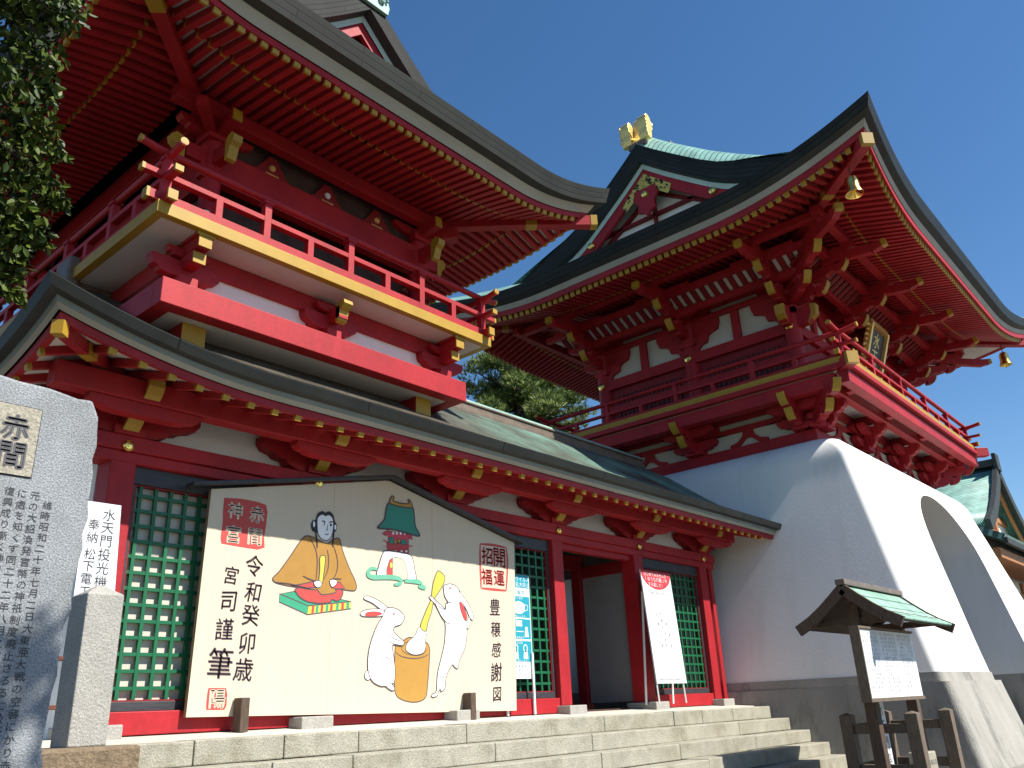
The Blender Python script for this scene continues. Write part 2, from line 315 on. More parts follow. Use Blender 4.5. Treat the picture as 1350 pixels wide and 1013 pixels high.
# ================================================================ roofs
class Roof:
    def __init__(s, axis, c, U0, U1, V, zE, prof, up, Lc, flare, endL=True, endR=True, fade=2.6, roll=0.0, rw=0.9, gv=(None, None)):
        s.roll, s.rw, s.gv = roll, rw, gv
        s.axis, s.c, s.U0, s.U1, s.V, s.zE, s.prof, s.up, s.Lc, s.fl, s.endL, s.endR, s.fd = axis, c, U0, U1, V, zE, prof, up, Lc, flare, endL, endR, fade
    def W(s, u, v, z): return (u, s.c + v, z) if s.axis == 'X' else (s.c + v, u, z)
    def cc(s, a): return max(0.0, 1 - a / s.Lc) ** 2.1
    def pt(s, side, q, i, z, fade=None):
        """point i inside the eave line; q = coordinate along that side"""
        f = max(0.0, 1 - i / s.fd) if fade is None else fade
        if side in 'FB':
            aL = (q - s.U0 - i) if s.endL else 99; aR = (s.U1 - i - q) if s.endR else 99
            a = max(0, min(aL, aR)); c = s.cc(a) * f; sg = -1 if side == 'F' else 1
            return s.W(q + s.fl * c * (-1 if aL < aR else 1), sg * (s.V - i + s.fl * c), z + s.up * c)
        a = max(0, s.V - i - abs(q)); c = s.cc(a) * f; sg = -1 if side == 'L' else 1
        u = s.U0 + i if side == 'L' else s.U1 - i
        return s.W(u + sg * s.fl * c, q + (1 if q > 0 else -1) * s.fl * c, z + s.up * c)
    def rollz(s, d, d0): return s.roll * (lambda t: t * t * (3 - 2 * t))(min(1, max(0, (d - d0) / 2.2)))
    def rng(s, side, i):
        if side in 'FB': return (s.U0 + i if s.endL else s.U0, s.U1 - i if s.endR else s.U1)
        return (-(s.V - i), s.V - i)
    def row(s, side, i, z, n=56, fade=None, lim=None):
        a, b = s.rng(side, i)
        if lim:
            if lim[0] > -1e8: a = lim[0]
            if lim[1] < 1e8: b = lim[1]
        ts = [0.5 - 0.5 * math.cos(math.pi * (k / n)) for k in range(n + 1)]
        return [s.pt(side, lerp(a, b, t), i, z, fade) for t in ts], [lerp(a, b, t) for t in ts]
    def sides(s): return 'FB' + ('L' if s.endL else '') + ('R' if s.endR else '')
    def top(s, parent, gvL, gvR, inset, mats, name='roof', skirt_mat=None):
        ds = sorted(set([0, .12, .3] + [s.V * k / 14 for k in range(1, 15)] + ([gvL - s.U0] if s.endL else []) + ([s.U1 - gvR] if s.endR else [])))
        mb = MB()
        for side in 'FB':
            rows, uvs = [], []; acc = 0; last = None
            for d in ds:
                z = interp(s.prof, d)
                if last: acc += math.hypot(d - last[0], z - last[1])
                last = (d, z)
                lim = (gvL if (s.endL and d >= gvL - s.U0 - 1e-6) else -1e9, gvR if (s.endR and d >= s.U1 - gvR - 1e-6) else 1e9)
                r, q = s.row(side, d, z, lim=lim)
                if s.roll:
                    rr_ = []
                    for P_, qq in zip(r, q):
                        dzr = s.rollz(d, gvL - s.U0) * max(0, 1 - (qq - gvL) / s.rw) ** 2 if (s.endL and d >= gvL - s.U0 - 1e-6) else 0
                        dzr += s.rollz(d, s.U1 - gvR) * max(0, 1 - (gvR - qq) / s.rw) ** 2 if (s.endR and d >= s.U1 - gvR - 1e-6) else 0
                        rr_.append((P_[0], P_[1], P_[2] + s.roll * 0 + (s.rollz(d, gvL - s.U0) if d >= gvL - s.U0 - 1e-6 else 0) - dzr))
                    r = rr_
                rows.append(r); uvs.append([(x, acc) for x in q])
            mb.grid(rows, 0, uvs)
        for side, ok, dg in (('L', s.endL, gvL - s.U0 + inset), ('R', s.endR, s.U1 - gvR + inset)):
            if not ok: continue
            rows, uvs = [], []; acc = 0; last = None
            for k in range(9):
                d = dg * k / 8; z = interp(s.prof, d)
                if last: acc += math.hypot(d - last[0], z - last[1])
                last = (d, z); r, q = s.row(side, d, z); rows.append(r); uvs.append([(x, acc) for x in q])
            mb.grid(rows, 0, uvs)
        return mb.build(name, mats, parent, smooth=True)
    def band(s, parent, name, i0, h0, i1, h1, m, n=56, sides=None):
        mb = MB()
        for side in (sides or s.sides()):
            (a, qa), (b, qb) = s.row(side, i0, s.zE - h0, n), s.row(side, i1, s.zE - h1, n)
            mb.grid([a, b], 0, [[(q, 0) for q in qa], [(q, math.hypot(i1 - i0, h1 - h0)) for q in qb]])
        return mb.build(name, m, parent, smooth=True)
    def soffit(s, parent, lv, m):
        mb = MB()
        for side in s.sides(): mb.grid([s.row(side, i, z)[0] for i, z in lv])
        return mb.build('soffit', m, parent, smooth=True)
    def uz(s, lv, i): return interp(lv, i)
    def rafters(s, parent, side, lv, tiers, spacing, wd, ht, limit, q0=None, q1=None, order=0, pool=None, names=('flying_rafter', 'base_rafter')):
        """tiers: list of (i_tip, i_inner). Individual rafters while the pool lasts, the rest in one mesh"""
        a, b = s.rng(side, tiers[0][0]); a += spacing * 0.6; b -= spacing * 0.6
        if q0 is not None: a = max(a, q0)
        if q1 is not None: b = min(b, q1)
        n = int(round((b - a) / spacing)); qs = [lerp(a, b, k / n) for k in range(n + 1)]
        if order: qs = qs[::-1]
        rest = MB()
        for (it, ii), nm in zip(tiers, names):
            for q in qs:
                ra, rb = s.rng(side, 0)
                hip = min((q - ra) if not (side in 'FB' and not s.endL) else 99, (rb - q) if not (side in 'FB' and not s.endR) else 99)
                i2 = min(ii, hip - 0.06)
                if i2 < it + 0.12: continue
                p0 = Vector(s.pt(side, q, it, s.uz(lv, it) - ht / 2)); p1 = Vector(s.pt(side, q, i2, s.uz(lv, i2) - ht / 2))
                if limit and pool is not None and pool.get(nm, 0) < limit:
                    pool[nm] = pool.get(nm, 0) + 1
                    mb = MB(); mb.beam(p0, p1, wd, ht); r = mb.build(nm, RED, parent)
                    d = (p1 - p0).normalized(); cp = MB(); cp.beam(p0 - d * 0.006, p0 + d * 0.035, wd + 0.006, ht + 0.006); cp.build('gold_cap', GOLD, r)
                else:
                    rest.beam(p0, p1, wd, ht); d = (p1 - p0).normalized(); rest.beam(p0 - d * 0.006, p0 + d * 0.035, wd + 0.006, ht + 0.006, 1)
        if rest.f: tag(rest.build('rafters', [RED, GOLD], parent), None, None, kind='stuff')
    def hips(s, parent, lv, i_tip, i_wall, wd, ht, corners, ext=0.25):
        for sU, sV in corners:
            side = 'F' if sV < 0 else 'B'
            def P(i, dz):
                q = (s.U0 + i) if sU < 0 else (s.U1 - i)
                return Vector(s.pt(side, q, i, s.uz(lv, i) + dz))
            pts = [P(i_tip + (i_wall - i_tip) * k / 5, -ht * 0.75) for k in range(6)]
            d = (pts[0] - pts[1]).normalized(); tip = pts[0] + d * ext
            mb = MB()
            allp = [tip] + pts
            for a, b in zip(allp, allp[1:]): mb.beam(a, b, wd, ht)
            h = mb.build('hip_rafter', RED, parent)
            gb = MB(); gb.beam(tip + d * 0.006, tip - d * 0.10, wd + 0.012, ht + 0.012); gb.build('gold_cap', GOLD, h); gb = MB(); mid = pts[2]; e = (pts[1] - pts[2]).normalized(); gb.beam(mid - e * 0.09, mid + e * 0.09, wd + 0.012, ht + 0.012); gb.build('gold_cap', GOLD, h)
    def rake(s, gv, U, d0, sgn, down=0, n=14, step=0):
        """rake polyline at gable plane u = gv, from one eave up and down the other"""
        ds = [lerp(d0, s.V, k / n) for k in range(n + 1)]
        pts = [(-(s.V - d), interp(s.prof, d) - down + s.up * max(0, 1 - d / s.fd)) for d in ds]; pts += [(-a, b) for a, b in pts[:-1]][::-1]
        return pts
    def gable(s, parent, gv, sgn, d0, inset, bands, barge, wall_m, wall_top):
        """sgn = -1: gable looks towards -u"""
        mats = []; mb = MB()
        prev = None
        for k, (ins, down, m) in enumerate(bands):
            pl = [s.W(gv - sgn * ins, v, z) for v, z in s.rake(gv, s.U0, d0, sgn, down)]
            if prev is not None:
                if m not in mats: mats.append(m)
                ln = [0]
                for a, b in zip(pl, pl[1:]): ln.append(ln[-1] + (Vector(b) - Vector(a)).length)
                mb.grid([prev, pl], mats.index(m), [[(q, 0) for q in ln], [(q, abs(down - pd_) + .02) for q in ln]])
            prev = pl; pd_ = down
        mb.build('verge', mats, parent, smooth=False)
        ins, dn0_, dn1_, th = barge
        a = s.rake(gv, s.U0, d0, sgn, dn0_); b = s.rake(gv, s.U0, d0, sgn, dn1_); mb = MB(); n = len(a)
        for k in range(n - 1):
            q = [s.W(gv - sgn * ins, *a[k]), s.W(gv - sgn * ins, *a[k + 1]), s.W(gv - sgn * ins, *b[k + 1]), s.W(gv - sgn * ins, *b[k])]
            mb.prism(q, Vector(s.W(gv - sgn * (ins + th), *a[k])) - Vector(q[0]))
            if k in (n // 2 - 1, n - 2): mb.build('barge_board', RED, parent); mb = MB()
        t = s.rake(gv, s.U0, d0, sgn, wall_top); zb = interp(s.prof, d0) - 0.05
        poly = [s.W(gv - sgn * inset, v, max(z, zb)) for v, z in t]
        vec = Vector(s.W(gv - sgn * (inset + 0.1), 0, 0)) - Vector(s.W(gv - sgn * inset, 0, 0))
        mb = MB()
        for k in range(len(poly) - 1):
            p, q = poly[k], poly[k + 1]
            mb.prism([p, q, (q[0], q[1], zb - 0.02), (p[0], p[1], zb - 0.02)], vec)
        return mb.build('gable_wall', wall_m, parent)

def boxpart(name, m, parent, dims, bevel=0.006):
    first = None
    for d in (dims if isinstance(dims[0], (list, tuple)) else [dims]):
        o = MB().box(*d).build(name, m, parent, bevel=bevel); first = first or o
    return first

# ================================================================ corridor
COR = thing('corridor_building', 'long red corridor with white walls, green lattices and copper roof behind the votive board', 'corridor', (8.5, 2, 0))
CX = [3.43, 5.665, 7.90, 10.13, 12.37, 14.60]
for k, x in enumerate(CX):
    c = boxpart('column', RED, COR, (x - .125, x + .125, -.14, .14, .095, 2.46), 0.012)
    boxpart('column_base', GRANW, c, (x - .2, x + .2, -.34, .22, -.12, .094), 0.012)
    if k != 2:
        mb = MB(); mb.lathe([(0, 0), (.055, 0), (.055, .018), (.035, .03), (.018, .032), (.018, .045), (0, .047)], (0, 0, 0), 14)
        mb.v = [(x + a, -.178 - c_, 2.60 + b) for a, b, c_ in mb.v]; mb.build('nail_cover', BRASS, c)
xe = 14.96
boxpart('edge_post', RED, COR, (xe - .06, xe + .06, -.1, .1, .0, 2.9))
boxpart('tie_beam', RED, COR, [(2.75, 15.05, -.175, .12, 2.56, 2.71), (2.75, 15.05, -.14, .12, 2.45, 2.558)], 0.01)
boxpart('wall_panel', WHITE, COR, [(3.3, 15.05, .02, .1, 2.712, 3.32), (14.73, 14.9, .02, .08, .4, 2.45)], 0)
boxpart('end_wall', WHITE, COR, [(3.31, 3.39, .16, 3.9, 0, 3.3)], 0)
boxpart('sill_beam', RED, COR, [(CX[k] + .126, CX[k + 1] - .126, -.115, .1, .0, .20) for k in (0, 1, 2, 4)], 0.008)
def lattice(x0, x1, backing):
    mb = MB(); a, b = x0 + .075, x1 - .075; n = 11; m_ = 13
    for k in range(n + 1):
        x = lerp(a + .05, b - .05, k / n); mb.box(x - .017, x + .017, -.028, .004, .30, 2.27)
    for k in range(m_):
        z = lerp(.40, 2.18, k / (m_ - 1)); mb.box(a - .019, b + .019, -.024, .012, z - .016, z + .016)
    f = mb.build('lattice_window', GREEN, COR)
    boxpart('window_frame', LACQ, f, [(x0, x1, -.05, .06, .202, .285), (x0, x1, -.07, .06, 2.28, 2.448), (x0, x0 + .055, -.05, .06, .286, 2.279), (x1 - .055, x1, -.05, .06, .286, 2.279)], 0.004)
    boxpart('window_trim', RED2, f, [(x0 + .056, x1 - .056, -.04, .03, .286, .299), (x0 + .056, x1 - .056, -.04, .03, 2.266, 2.278), (x0 + .056, x0 + .07, -.04, .03, .30, 2.265), (x1 - .07, x1 - .056, -.04, .03, .30, 2.265)], 0)
    if backing: boxpart('backing_panel', CREAMP, f, (x0 + .02, x1 - .02, .032, .05, .25, 2.40), 0)
for k, bk in ((0, True), (1, True), (2, False), (4, False)): lattice(CX[k] + .126, CX[k + 1] - .126, bk)
# interior of the passage and rooms
boxpart('lintel', RED, COR, [(CX[3] + .126, CX[4] - .126, -.06, .06, 2.36, 2.449)])
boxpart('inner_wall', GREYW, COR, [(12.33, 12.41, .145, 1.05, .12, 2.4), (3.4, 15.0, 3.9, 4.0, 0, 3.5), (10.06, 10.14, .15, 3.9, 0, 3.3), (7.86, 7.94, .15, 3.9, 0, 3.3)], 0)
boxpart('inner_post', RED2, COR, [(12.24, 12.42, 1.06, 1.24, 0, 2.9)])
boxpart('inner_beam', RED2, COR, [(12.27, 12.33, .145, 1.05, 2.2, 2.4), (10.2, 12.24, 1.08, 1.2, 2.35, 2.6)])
mb = MB()
for k in range(14): mb.box(10.2 + k * .16, 10.24 + k * .16, .15, 3.8, 2.62, 2.66)
for k in range(22): mb.box(10.15, 12.3, .2 + k * .16, .24 + k * .16, 2.625, 2.655)
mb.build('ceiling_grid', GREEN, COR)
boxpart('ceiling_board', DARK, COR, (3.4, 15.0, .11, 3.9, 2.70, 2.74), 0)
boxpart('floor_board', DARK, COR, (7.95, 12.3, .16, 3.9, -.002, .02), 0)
# brackets: boat arm, nose with gilded end
def cor_bracket(x):
    mb = MB()
    mb.box(x - .15, x + .15, -.19, .02, 2.712, 2.80)
    mb.boat((x, -.07, 3.03), (1, 0, 0), .74, .22, .16)
    mb.boat((x, -.07, 2.84), (1, 0, 0), .42, .12, .15)
    mb.boat((x, -.46, 2.925), (1, 0, 0), .55, .12, .14)
    nose = [(.0, 2.75), (-.20, 2.75), (-.255, 2.80), (-.30, 2.85), (-.36, 2.87), (-.40, 2.93), (-.52, 2.945), (-.60, 3.0), (-.645, 3.08), (-.64, 3.15), (-.58, 3.17), (0, 3.17)]
    mb.prism([(x - .075, y, z) for y, z in nose], (.15, 0, 0))
    for s_ in (-1, 1): mb.box(x + s_ * .52 - .05, x + s_ * .52 + .05, -.14, .0, 3.03, 3.06)
    b = mb.build('bracket', RED, COR)
    for seg in ([(-.185, 2.752), (-.203, 2.747), (-.258, 2.797), (-.303, 2.847), (-.345, 2.864)], [(-.50, 2.942), (-.522, 2.942), (-.604, 2.997), (-.649, 3.078), (-.644, 3.153), (-.60, 3.168)]):
        gd = MB()
        for (a, z), (c_, d) in zip(seg, seg[1:]): gd.add([(x - .078, a, z), (x + .078, a, z), (x + .078, c_, d), (x - .078, c_, d), (x - .078, a + .03, z + .01), (x + .078, a + .03, z + .01), (x + .078, c_ + .03, d + .01), (x - .078, c_ + .03, d + .01)], [(0, 1, 2, 3), (0, 3, 7, 4), (1, 5, 6, 2), (4, 7, 6, 5)])
        gd.build('gold_end', GOLD, b)
    return b
b0 = cor_bracket(CX[0])
for x in CX[1:]: dup(b0, (x - CX[0], 0, 0), COR)
boxpart('eave_purlin', RED, COR, [(2.55, 15.25, -.56, -.37, 2.93, 3.15)], 0.012)
CR = Roof('X', 2.0, 2.17, 16.2, 3.28, 3.26, [(0, 3.26), (.5, 3.45), (1.0, 3.70), (1.53, 4.02), (2.0, 4.36), (2.6, 4.80), (3.1, 5.10), (3.28, 5.2)],   .30, 2.2, .06, True, False, fade=1.6)
CLV = [(.25, 3.0), (1.28, 3.32)]
crt = CR.top(COR, 3.55, 99, .3, COPPER)
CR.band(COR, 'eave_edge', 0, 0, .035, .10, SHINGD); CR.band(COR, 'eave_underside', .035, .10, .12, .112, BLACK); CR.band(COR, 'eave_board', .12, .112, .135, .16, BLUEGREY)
CR.band(COR, 'pale_eave_board', .137, .16, .17, .205, PALE); CR.band(COR, 'fascia', .19, .204, .195, .28, RED); CR.band(COR, 'fascia_underside', .195, .28, .27, .272, RED)
CR.soffit(COR, CLV, SOFFIT)
pool = {}
CR.rafters(COR, 'F', CLV, [(.22, 1.28)], .275, .065, .07, 60, q0=2.5, q1=15.4, pool=pool, names=('rafter',))
CR.rafters(COR, 'L', CLV, [(.22, 1.28)], .275, .065, .07, 20, pool=pool, names=('rafter',))
CR.hips(COR, CLV, .22, 1.18, .085, .11, [(-1, -1), (-1, 1)], ext=.05)
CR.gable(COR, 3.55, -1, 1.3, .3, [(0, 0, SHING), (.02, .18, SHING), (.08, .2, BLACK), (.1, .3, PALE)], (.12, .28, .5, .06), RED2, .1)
mb = MB(); mb.box(3.45, 16.2, 1.86, 2.14, 5.12, 5.20); mb.box(3.45, 16.2, 1.90, 2.10, 5.20, 5.30); mb.box(3.4, 16.2, 1.87, 2.13, 5.30, 5.335)
rg = mb.build('ridge', RIDGE, crt, bevel=0.01)
mb = MB(); mb.tube([(3.4, 1.99, 5.35), (16.2, 1.99, 5.35)], .07, 10); mb.build('ridge_cap', VERDI, crt, smooth=True)
mb = MB(); mb.box(3.3, 3.45, 1.8, 2.2, 5.0, 5.5); mb.build('ridge_end', RIDGE, crt, bevel=0.03)

# ================================================================ railing builder
def railing(parent, x0, x1, y0, y1, zf, zm, zt, r, w_, ext, npx, npy, sides='FBLR', tips=True):
    m = MB
    seg = {'F': ((x0, y0), (x1, y0)), 'B': ((x0, y1), (x1, y1)), 'L': ((x0, y0), (x0, y1)), 'R': ((x1, y0), (x1, y1))}
    for sd_ in sides:
        (ax, ay), (bx, by) = seg[sd_]; d = Vector((bx - ax, by - ay, 0)); L = d.length; d.normalize(); A = Vector((ax, ay, 0)); B = Vector((bx, by, 0))
        up = 0.012 if sd_ in 'FB' else -0.012
        for nm, z, e, hh, kind in (('bottom_rail', zf + w_ * .55, ext * .62, w_ * 1.05, 0), ('middle_rail', zm, ext * .85, w_ * .62, 0), ('top_rail', zt, ext, r, 1)):
            z += up * (1 if kind == 0 else 2)
            mb = MB(); a = A - d * e; b = B + d * e; Z = Vector((0, 0, 1))
            if kind: 
                lift = ext * .12
                mb.tube([a + Z * (z + lift), A - d * ext * .4 + Z * (z + lift * .25), A + Z * z, B + Z * z, B + d * ext * .4 + Z * (z + lift * .25), b + Z * (z + lift)], r, 10)
                o = mb.build(nm, RED, parent, smooth=True)
            else:
                mb.beam(a + Z * z, b + Z * z, w_ * (1.0 if nm == 'bottom_rail' else .85), hh); o = mb.build(nm, RED, parent, bevel=.004)
            for p, s_ in ((a, -1), (b, 1)):
                gc = MB()
                zz = z + (ext * .12 if kind else 0); q = p + Z * zz
                if kind: gc.tube([q + d * s_ * .004, q - d * s_ * .03], r + .003, 10)
                else: gc.beam(q + d * s_ * .006, q - d * s_ * .03, w_ * (1.0 if nm == 'bottom_rail' else .85) + .006, hh + .006)
                gc.build('gold_cap', GOLD, o)
        n = npx if sd_ in 'FB' else npy
        for k in (range(n + 1) if sd_ in 'FB' else range(1, n)):
            p = A + d * (L * k / n); tall = (k % 2 == 0)
            mb = MB(); pw = w_ * .82 if not tall else w_ * .88
            mb.box(p.x - pw / 2, p.x + pw / 2, p.y - pw / 2 - .003, p.y + pw / 2 + .003, zf + w_ * .5, (zt - r * .6) if tall else zm)
            if tall: mb.box(p.x - pw * .72, p.x + pw * .72, p.y - pw * .72, p.y + pw * .72, zt - r * 1.5, zt - r * .55)
            mb.build('rail_post', RED, parent, bevel=.004)

# ================================================================ pavilion above the corridor
PAV = thing('upper_pavilion', 'small red pavilion with a yellow edged balcony rising above the corridor roof', 'pavilion', (6, 2, 4.2))
bx0, bx1, by0, by1 = 3.65, 8.35, 0.0, 6.0
ZB0, ZB1, ZS = 4.316, 4.62, 5.19
boxpart('box_beam', RED, PAV, [(bx0, bx1, by0, by0 + .2, ZB0, ZB1), (bx0, bx1, by1 - .2, by1, ZB0, ZB1), (bx0, bx0 + .2, by0 + .2, by1 - .2, ZB0, ZB1), (bx1 - .2, bx1, by0 + .2, by1 - .2, ZB0, ZB1)], .008)
boxpart('box_soffit', SOFFIT, PAV, (bx0 + .02, bx1 - .02, by0 + .02, by1 - .02, ZB0 + .012, ZB0 + .06), 0)
boxpart('ledge', RED, PAV, (bx0 + .2, bx1 - .2, by0 + .2, by1 - .2, ZB1 - .03, ZB1 - .004), 0)
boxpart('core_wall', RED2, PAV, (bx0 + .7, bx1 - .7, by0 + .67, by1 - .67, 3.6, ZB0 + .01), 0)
for x in (4.235, 7.80):
    boxpart('support_block', RED, PAV, (x - .14, x + .14, by0 + .345, by0 + .7, 3.7, ZB0 + .011), 0)
    boxpart('gold_end', GOLD, PAV, (x - .143, x + .143, by0 + .335, by0 + .344, 3.7, ZB0 + .010), 0)
wx0, wx1, wy0, wy1 = 3.93, 8.07, .28, 5.72
boxpart('lower_wall', WHITE, PAV, (wx0, wx1, wy0, wy1, ZB1 - .02, ZS + .02), 0)
boxpart('bracket_beam', RED, PAV, [(wx0 - .06, wx1 + .06, wy0 - .07, wy0, 4.955, ZS - .002), (wx0 - .06, wx0, wy0, wy1, 4.955, ZS - .002), (wx1, wx1 + .06, wy0, wy1, 4.955, ZS - .002)], .006)
boxpart('balcony_soffit', SOFFIT, PAV, (3.40, 8.60, -.25, 6.25, ZS + .003, ZS + .04), 0)
fx0, fx1, fy0, fy1 = 3.37, 8.63, -.28, 6.28
boxpart('balcony_edge', GOLD, PAV, [(fx0, fx1, fy0, fy0 + .1, ZS, ZS + .15), (fx0, fx0 + .1, fy0 + .1, fy1, ZS, ZS + .15), (fx1 - .1, fx1, fy0 + .1, fy1, ZS, ZS + .15), (fx0 + .1, fx1 - .1, fy1 - .1, fy1, ZS, ZS + .15)], .006)
boxpart('balcony_floor', RED2, PAV, (fx0 + .1, fx1 - .1, fy0 + .1, fy1 - .1, ZS + .05, ZS + .152), 0)
def pav_bracket(x, end):
    mb = MB(); mb.boat((x, wy0 - .07, 4.96), (1, 0, 0), .42, .2, .13); mb.box(x - .11, x + .11, wy0 - .2, wy0, ZB1, 4.76)
    mb.boat((x, wy0 - .12, 5.10), (1, 0, 0), .26, .1, .1)
    mb.box(x - .07, x + .07, wy0 - .38, wy0, 4.86, 5.02)
    b = mb.build('bracket', RED, PAV); gd = MB()
    if end:
        gd.box(x - .075, x + .075, wy0 - .40, wy0 - .381, 4.855, 4.985); 
        mb2 = MB(); mb2.box(x - .075, x + .075, wy0 - .48, wy0 - .1, 5.02, 5.15); mb2.box(x - .1, x + .1, wy0 - .49, wy0 - .1, 5.15, 5.187); mb2.build('bracket_arm', RED, b)
        gd.build('gold_end', GOLD, b); gd = MB(); gd.box(x - .078, x + .078, wy0 - .50, wy0 - .481, 5.018, 5.148); gd.box(x - .105, x + .105, wy0 - .51, wy0 - .491, 5.150, 5.185)
    else:
        nz = [(-.385, 4.80), (-.43, 4.83), (-.46, 4.9), (-.47, 4.96), (-.52, 4.985), (-.56, 5.03), (-.545, 5.09), (-.48, 5.10), (-.40, 5.04), (-.383, 4.97)]
        gd.prism([(x - .07, wy0 + y + .08, z) for y, z in nz], (.14, 0, 0))
    gd.build('gold_end', GOLD, b)
pav_bracket(3.98, True); pav_bracket(6.0, False); pav_bracket(8.02, True)
railing(PAV, fx0 + .1, fx1 - .1, fy0 + .1, fy1 - .1, ZS + .152, 5.70, 5.99, .045, .105, .34, 8, 10)
# body
ZF = ZS + .15
PX = [4.28, 7.72]; PY = [.4, 5.6]
for x in PX:
    for y in PY:
        mb = MB(); mb.lathe([(.17, 0), (.175, .05), (.14, .13), (.125, .16)], (x, y, ZF), 18); mb.lathe([(.122, .16), (.122, 1.75)], (x, y, ZF), 18); mb.build('round_column', RED, PAV, smooth=True)
boxpart('head_beam', RED, PAV, [(4.1, 7.9, .33, .47, 6.33, 6.80), (4.1, 7.9, 5.53, 5.67, 6.33, 6.8), (4.21, 4.35, .5, 5.5, 6.33, 6.8), (7.65, 7.79, .5, 5.5, 6.33, 6.8)], .012)
boxpart('inner_wall', DARK, PAV, (4.36, 7.64, .62, 5.4, ZF, 7.42), 0)
boxpart('lower_rail_panel', RED2, PAV, [(4.4, 7.6, .38, .44, ZF, ZF + .22)])
boxpart('frieze', DARK, PAV, [(4.2, 7.8, .42, .5, 6.803, 7.40)], 0)
boxpart('wall_purlin', RED, PAV, [(3.6, 8.4, .12, .28, 7.10, 7.31), (3.6, 8.4, 5.72, 5.88, 7.10, 7.31), (4.05, 4.2, .28, 5.72, 7.101, 7.309), (7.8, 7.95, .28, 5.72, 7.101, 7.309), (4.0, 8.0, .17, .24, 7.312, 7.46), (4.08, 4.14, .245, 5.7, 7.311, 7.46), (7.86, 7.92, .245, 5.7, 7.311, 7.46)], .01)
for x in (5.1, 6.0, 6.9):
    mb = MB(); mb.prism([(x - .3, .36, 6.80), (x - .22, .36, 6.86), (x - .1, .36, 7.02), (x - .06, .36, 7.1), (x + .06, .36, 7.1), (x + .1, .36, 7.02), (x + .22, .36, 6.86), (x + .3, .36, 6.80)], (0, .05, 0))
    k_ = mb.build('frog_leg_strut', RED2, PAV)
    mb = MB(); mb.lathe([(0, 0), (.05, 0), (.04, .02), (0, .025)], (0, 0, 0), 10); mb.v = [(x + a, .358 - c_, 6.93 + b) for a, b, c_ in mb.v]; mb.build('carved_boss', GOLDLEAF if x != 6.0 else PAPER, k_)
    mb = MB(); mb.box(x - .1, x + .1, .352, .359, 6.815, 6.835); mb.build('gold_leafwork', GOLDLEAF, k_)
def pav_cornerbr(x, y, sx):
    mb = MB(); mb.box(x - .16, x + .16, y - .16, y + .16, 6.88, 7.0); mb.boat((x, y, 7.10), (1, 0, 0), .5, .14, .14); mb.boat((x, y, 7.10), (0, 1, 0), .5, .14, .14)
    mb.beam((x, y, 6.62), (x + sx * .38, y, 6.62), .12, .2); mb.beam((x, y, 6.62), (x, y - .40, 6.60), .12, .2)
    mb.beam((x, y, 7.0), (x, y - .5, 7.06), .12, .16); mb.beam((x, y, 7.0), (x + sx * .45, y - .45, 7.06), .12, .16)
    b = mb.build('corner_bracket', RED, PAV); gd = MB()
    gz = [(-.40, 6.42), (-.45, 6.44), (-.48, 6.52), (-.50, 6.60), (-.56, 6.64), (-.58, 6.72), (-.52, 6.78), (-.44, 6.76), (-.395, 6.7)]
    gd.prism([(x - .062, y + q, z) for q, z in gz], (.124, 0, 0)); gd.build('gold_end', GOLD, b); gd = MB(); gd.prism([(x + sx * -q, y - .062, z) for q, z in gz], (0, .124, 0))
    gd.build('gold_end', GOLD, b); gd = MB(); gd.beam((x, y - .5, 7.06), (x, y - .52, 7.062), .125, .165); gd.build('gold_end', GOLD, b)
pav_cornerbr(PX[0], PY[0], -1); pav_cornerbr(PX[1], PY[0], 1)
PR = Roof('Y', 6.0, -1.59, 7.59, 3.96, 7.70, [(0, 7.70), (.5, 7.84), (1.03, 8.03), (1.6, 8.30), (2.16, 8.61), (2.56, 8.88), (3.16, 9.36), (3.56, 9.72), (3.96, 10.1)], .34, 1.6, .14, fade=2.0, roll=.16, rw=.6)
PLV = [(.3, 7.22), (.93, 7.33), (1.81, 7.43)]
prt = PR.top(PAV, -.5, 6.5, .35, COPPER)
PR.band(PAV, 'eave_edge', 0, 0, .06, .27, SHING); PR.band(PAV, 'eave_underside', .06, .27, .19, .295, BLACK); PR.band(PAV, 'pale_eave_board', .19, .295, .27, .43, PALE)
PR.band(PAV, 'fascia', .29, .43, .295, .52, RED); PR.band(PAV, 'fascia_underside', .295, .52, .37, .50, RED); PR.soffit(PAV, PLV, SOFFIT)
pool = {}
for sd_ in 'LRFB': PR.rafters(PAV, sd_, PLV, [(.32, 1.0), (.92, 1.81)], .145, .078, .10, 50 if sd_ == 'L' else 0, pool=pool)
mb = MB()
for sd_ in 'LRFB':
    r0, _ = PR.row(sd_, .935, 7.325, 30); r1, _ = PR.row(sd_, .935, 7.262, 30); mb.grid([r0, r1])
mb.build('rafter_plate', RED, PAV)
PR.hips(PAV, PLV, .28, 1.81, .16, .17, [(-1, -1), (-1, 1), (1, 1), (1, -1)], ext=.14)
PR.gable(PAV, -.5, -1, 1.09, .42, [(0, 0, SHING), (.0, .34, SHING), (.12, .36, BLACK), (.16, .36, BLACK), (.18, .47, MINTB)], (.2, .46, .68, .07), RED, .25)
PR.gable(PAV, 6.5, 1, 1.09, .42, [(0, 0, SHING), (.0, .34, SHING), (.12, .36, BLACK), (.18, .47, MINTB)], (.2, .46, .68, .07), RED, .25)
boxpart('gable_beam', RED2, PAV, [(4.9, 7.1, -.14, -.085, 8.62, 8.75), (5.93, 6.07, -.15, -.085, 8.75, 9.3)])
mb = MB()
for k in range(9): mb.box(5.4 + k * .14, 5.45 + k * .14, -.12, -.09, 8.3, 8.61)
mb.build('gable_lattice', DARK, PAV)
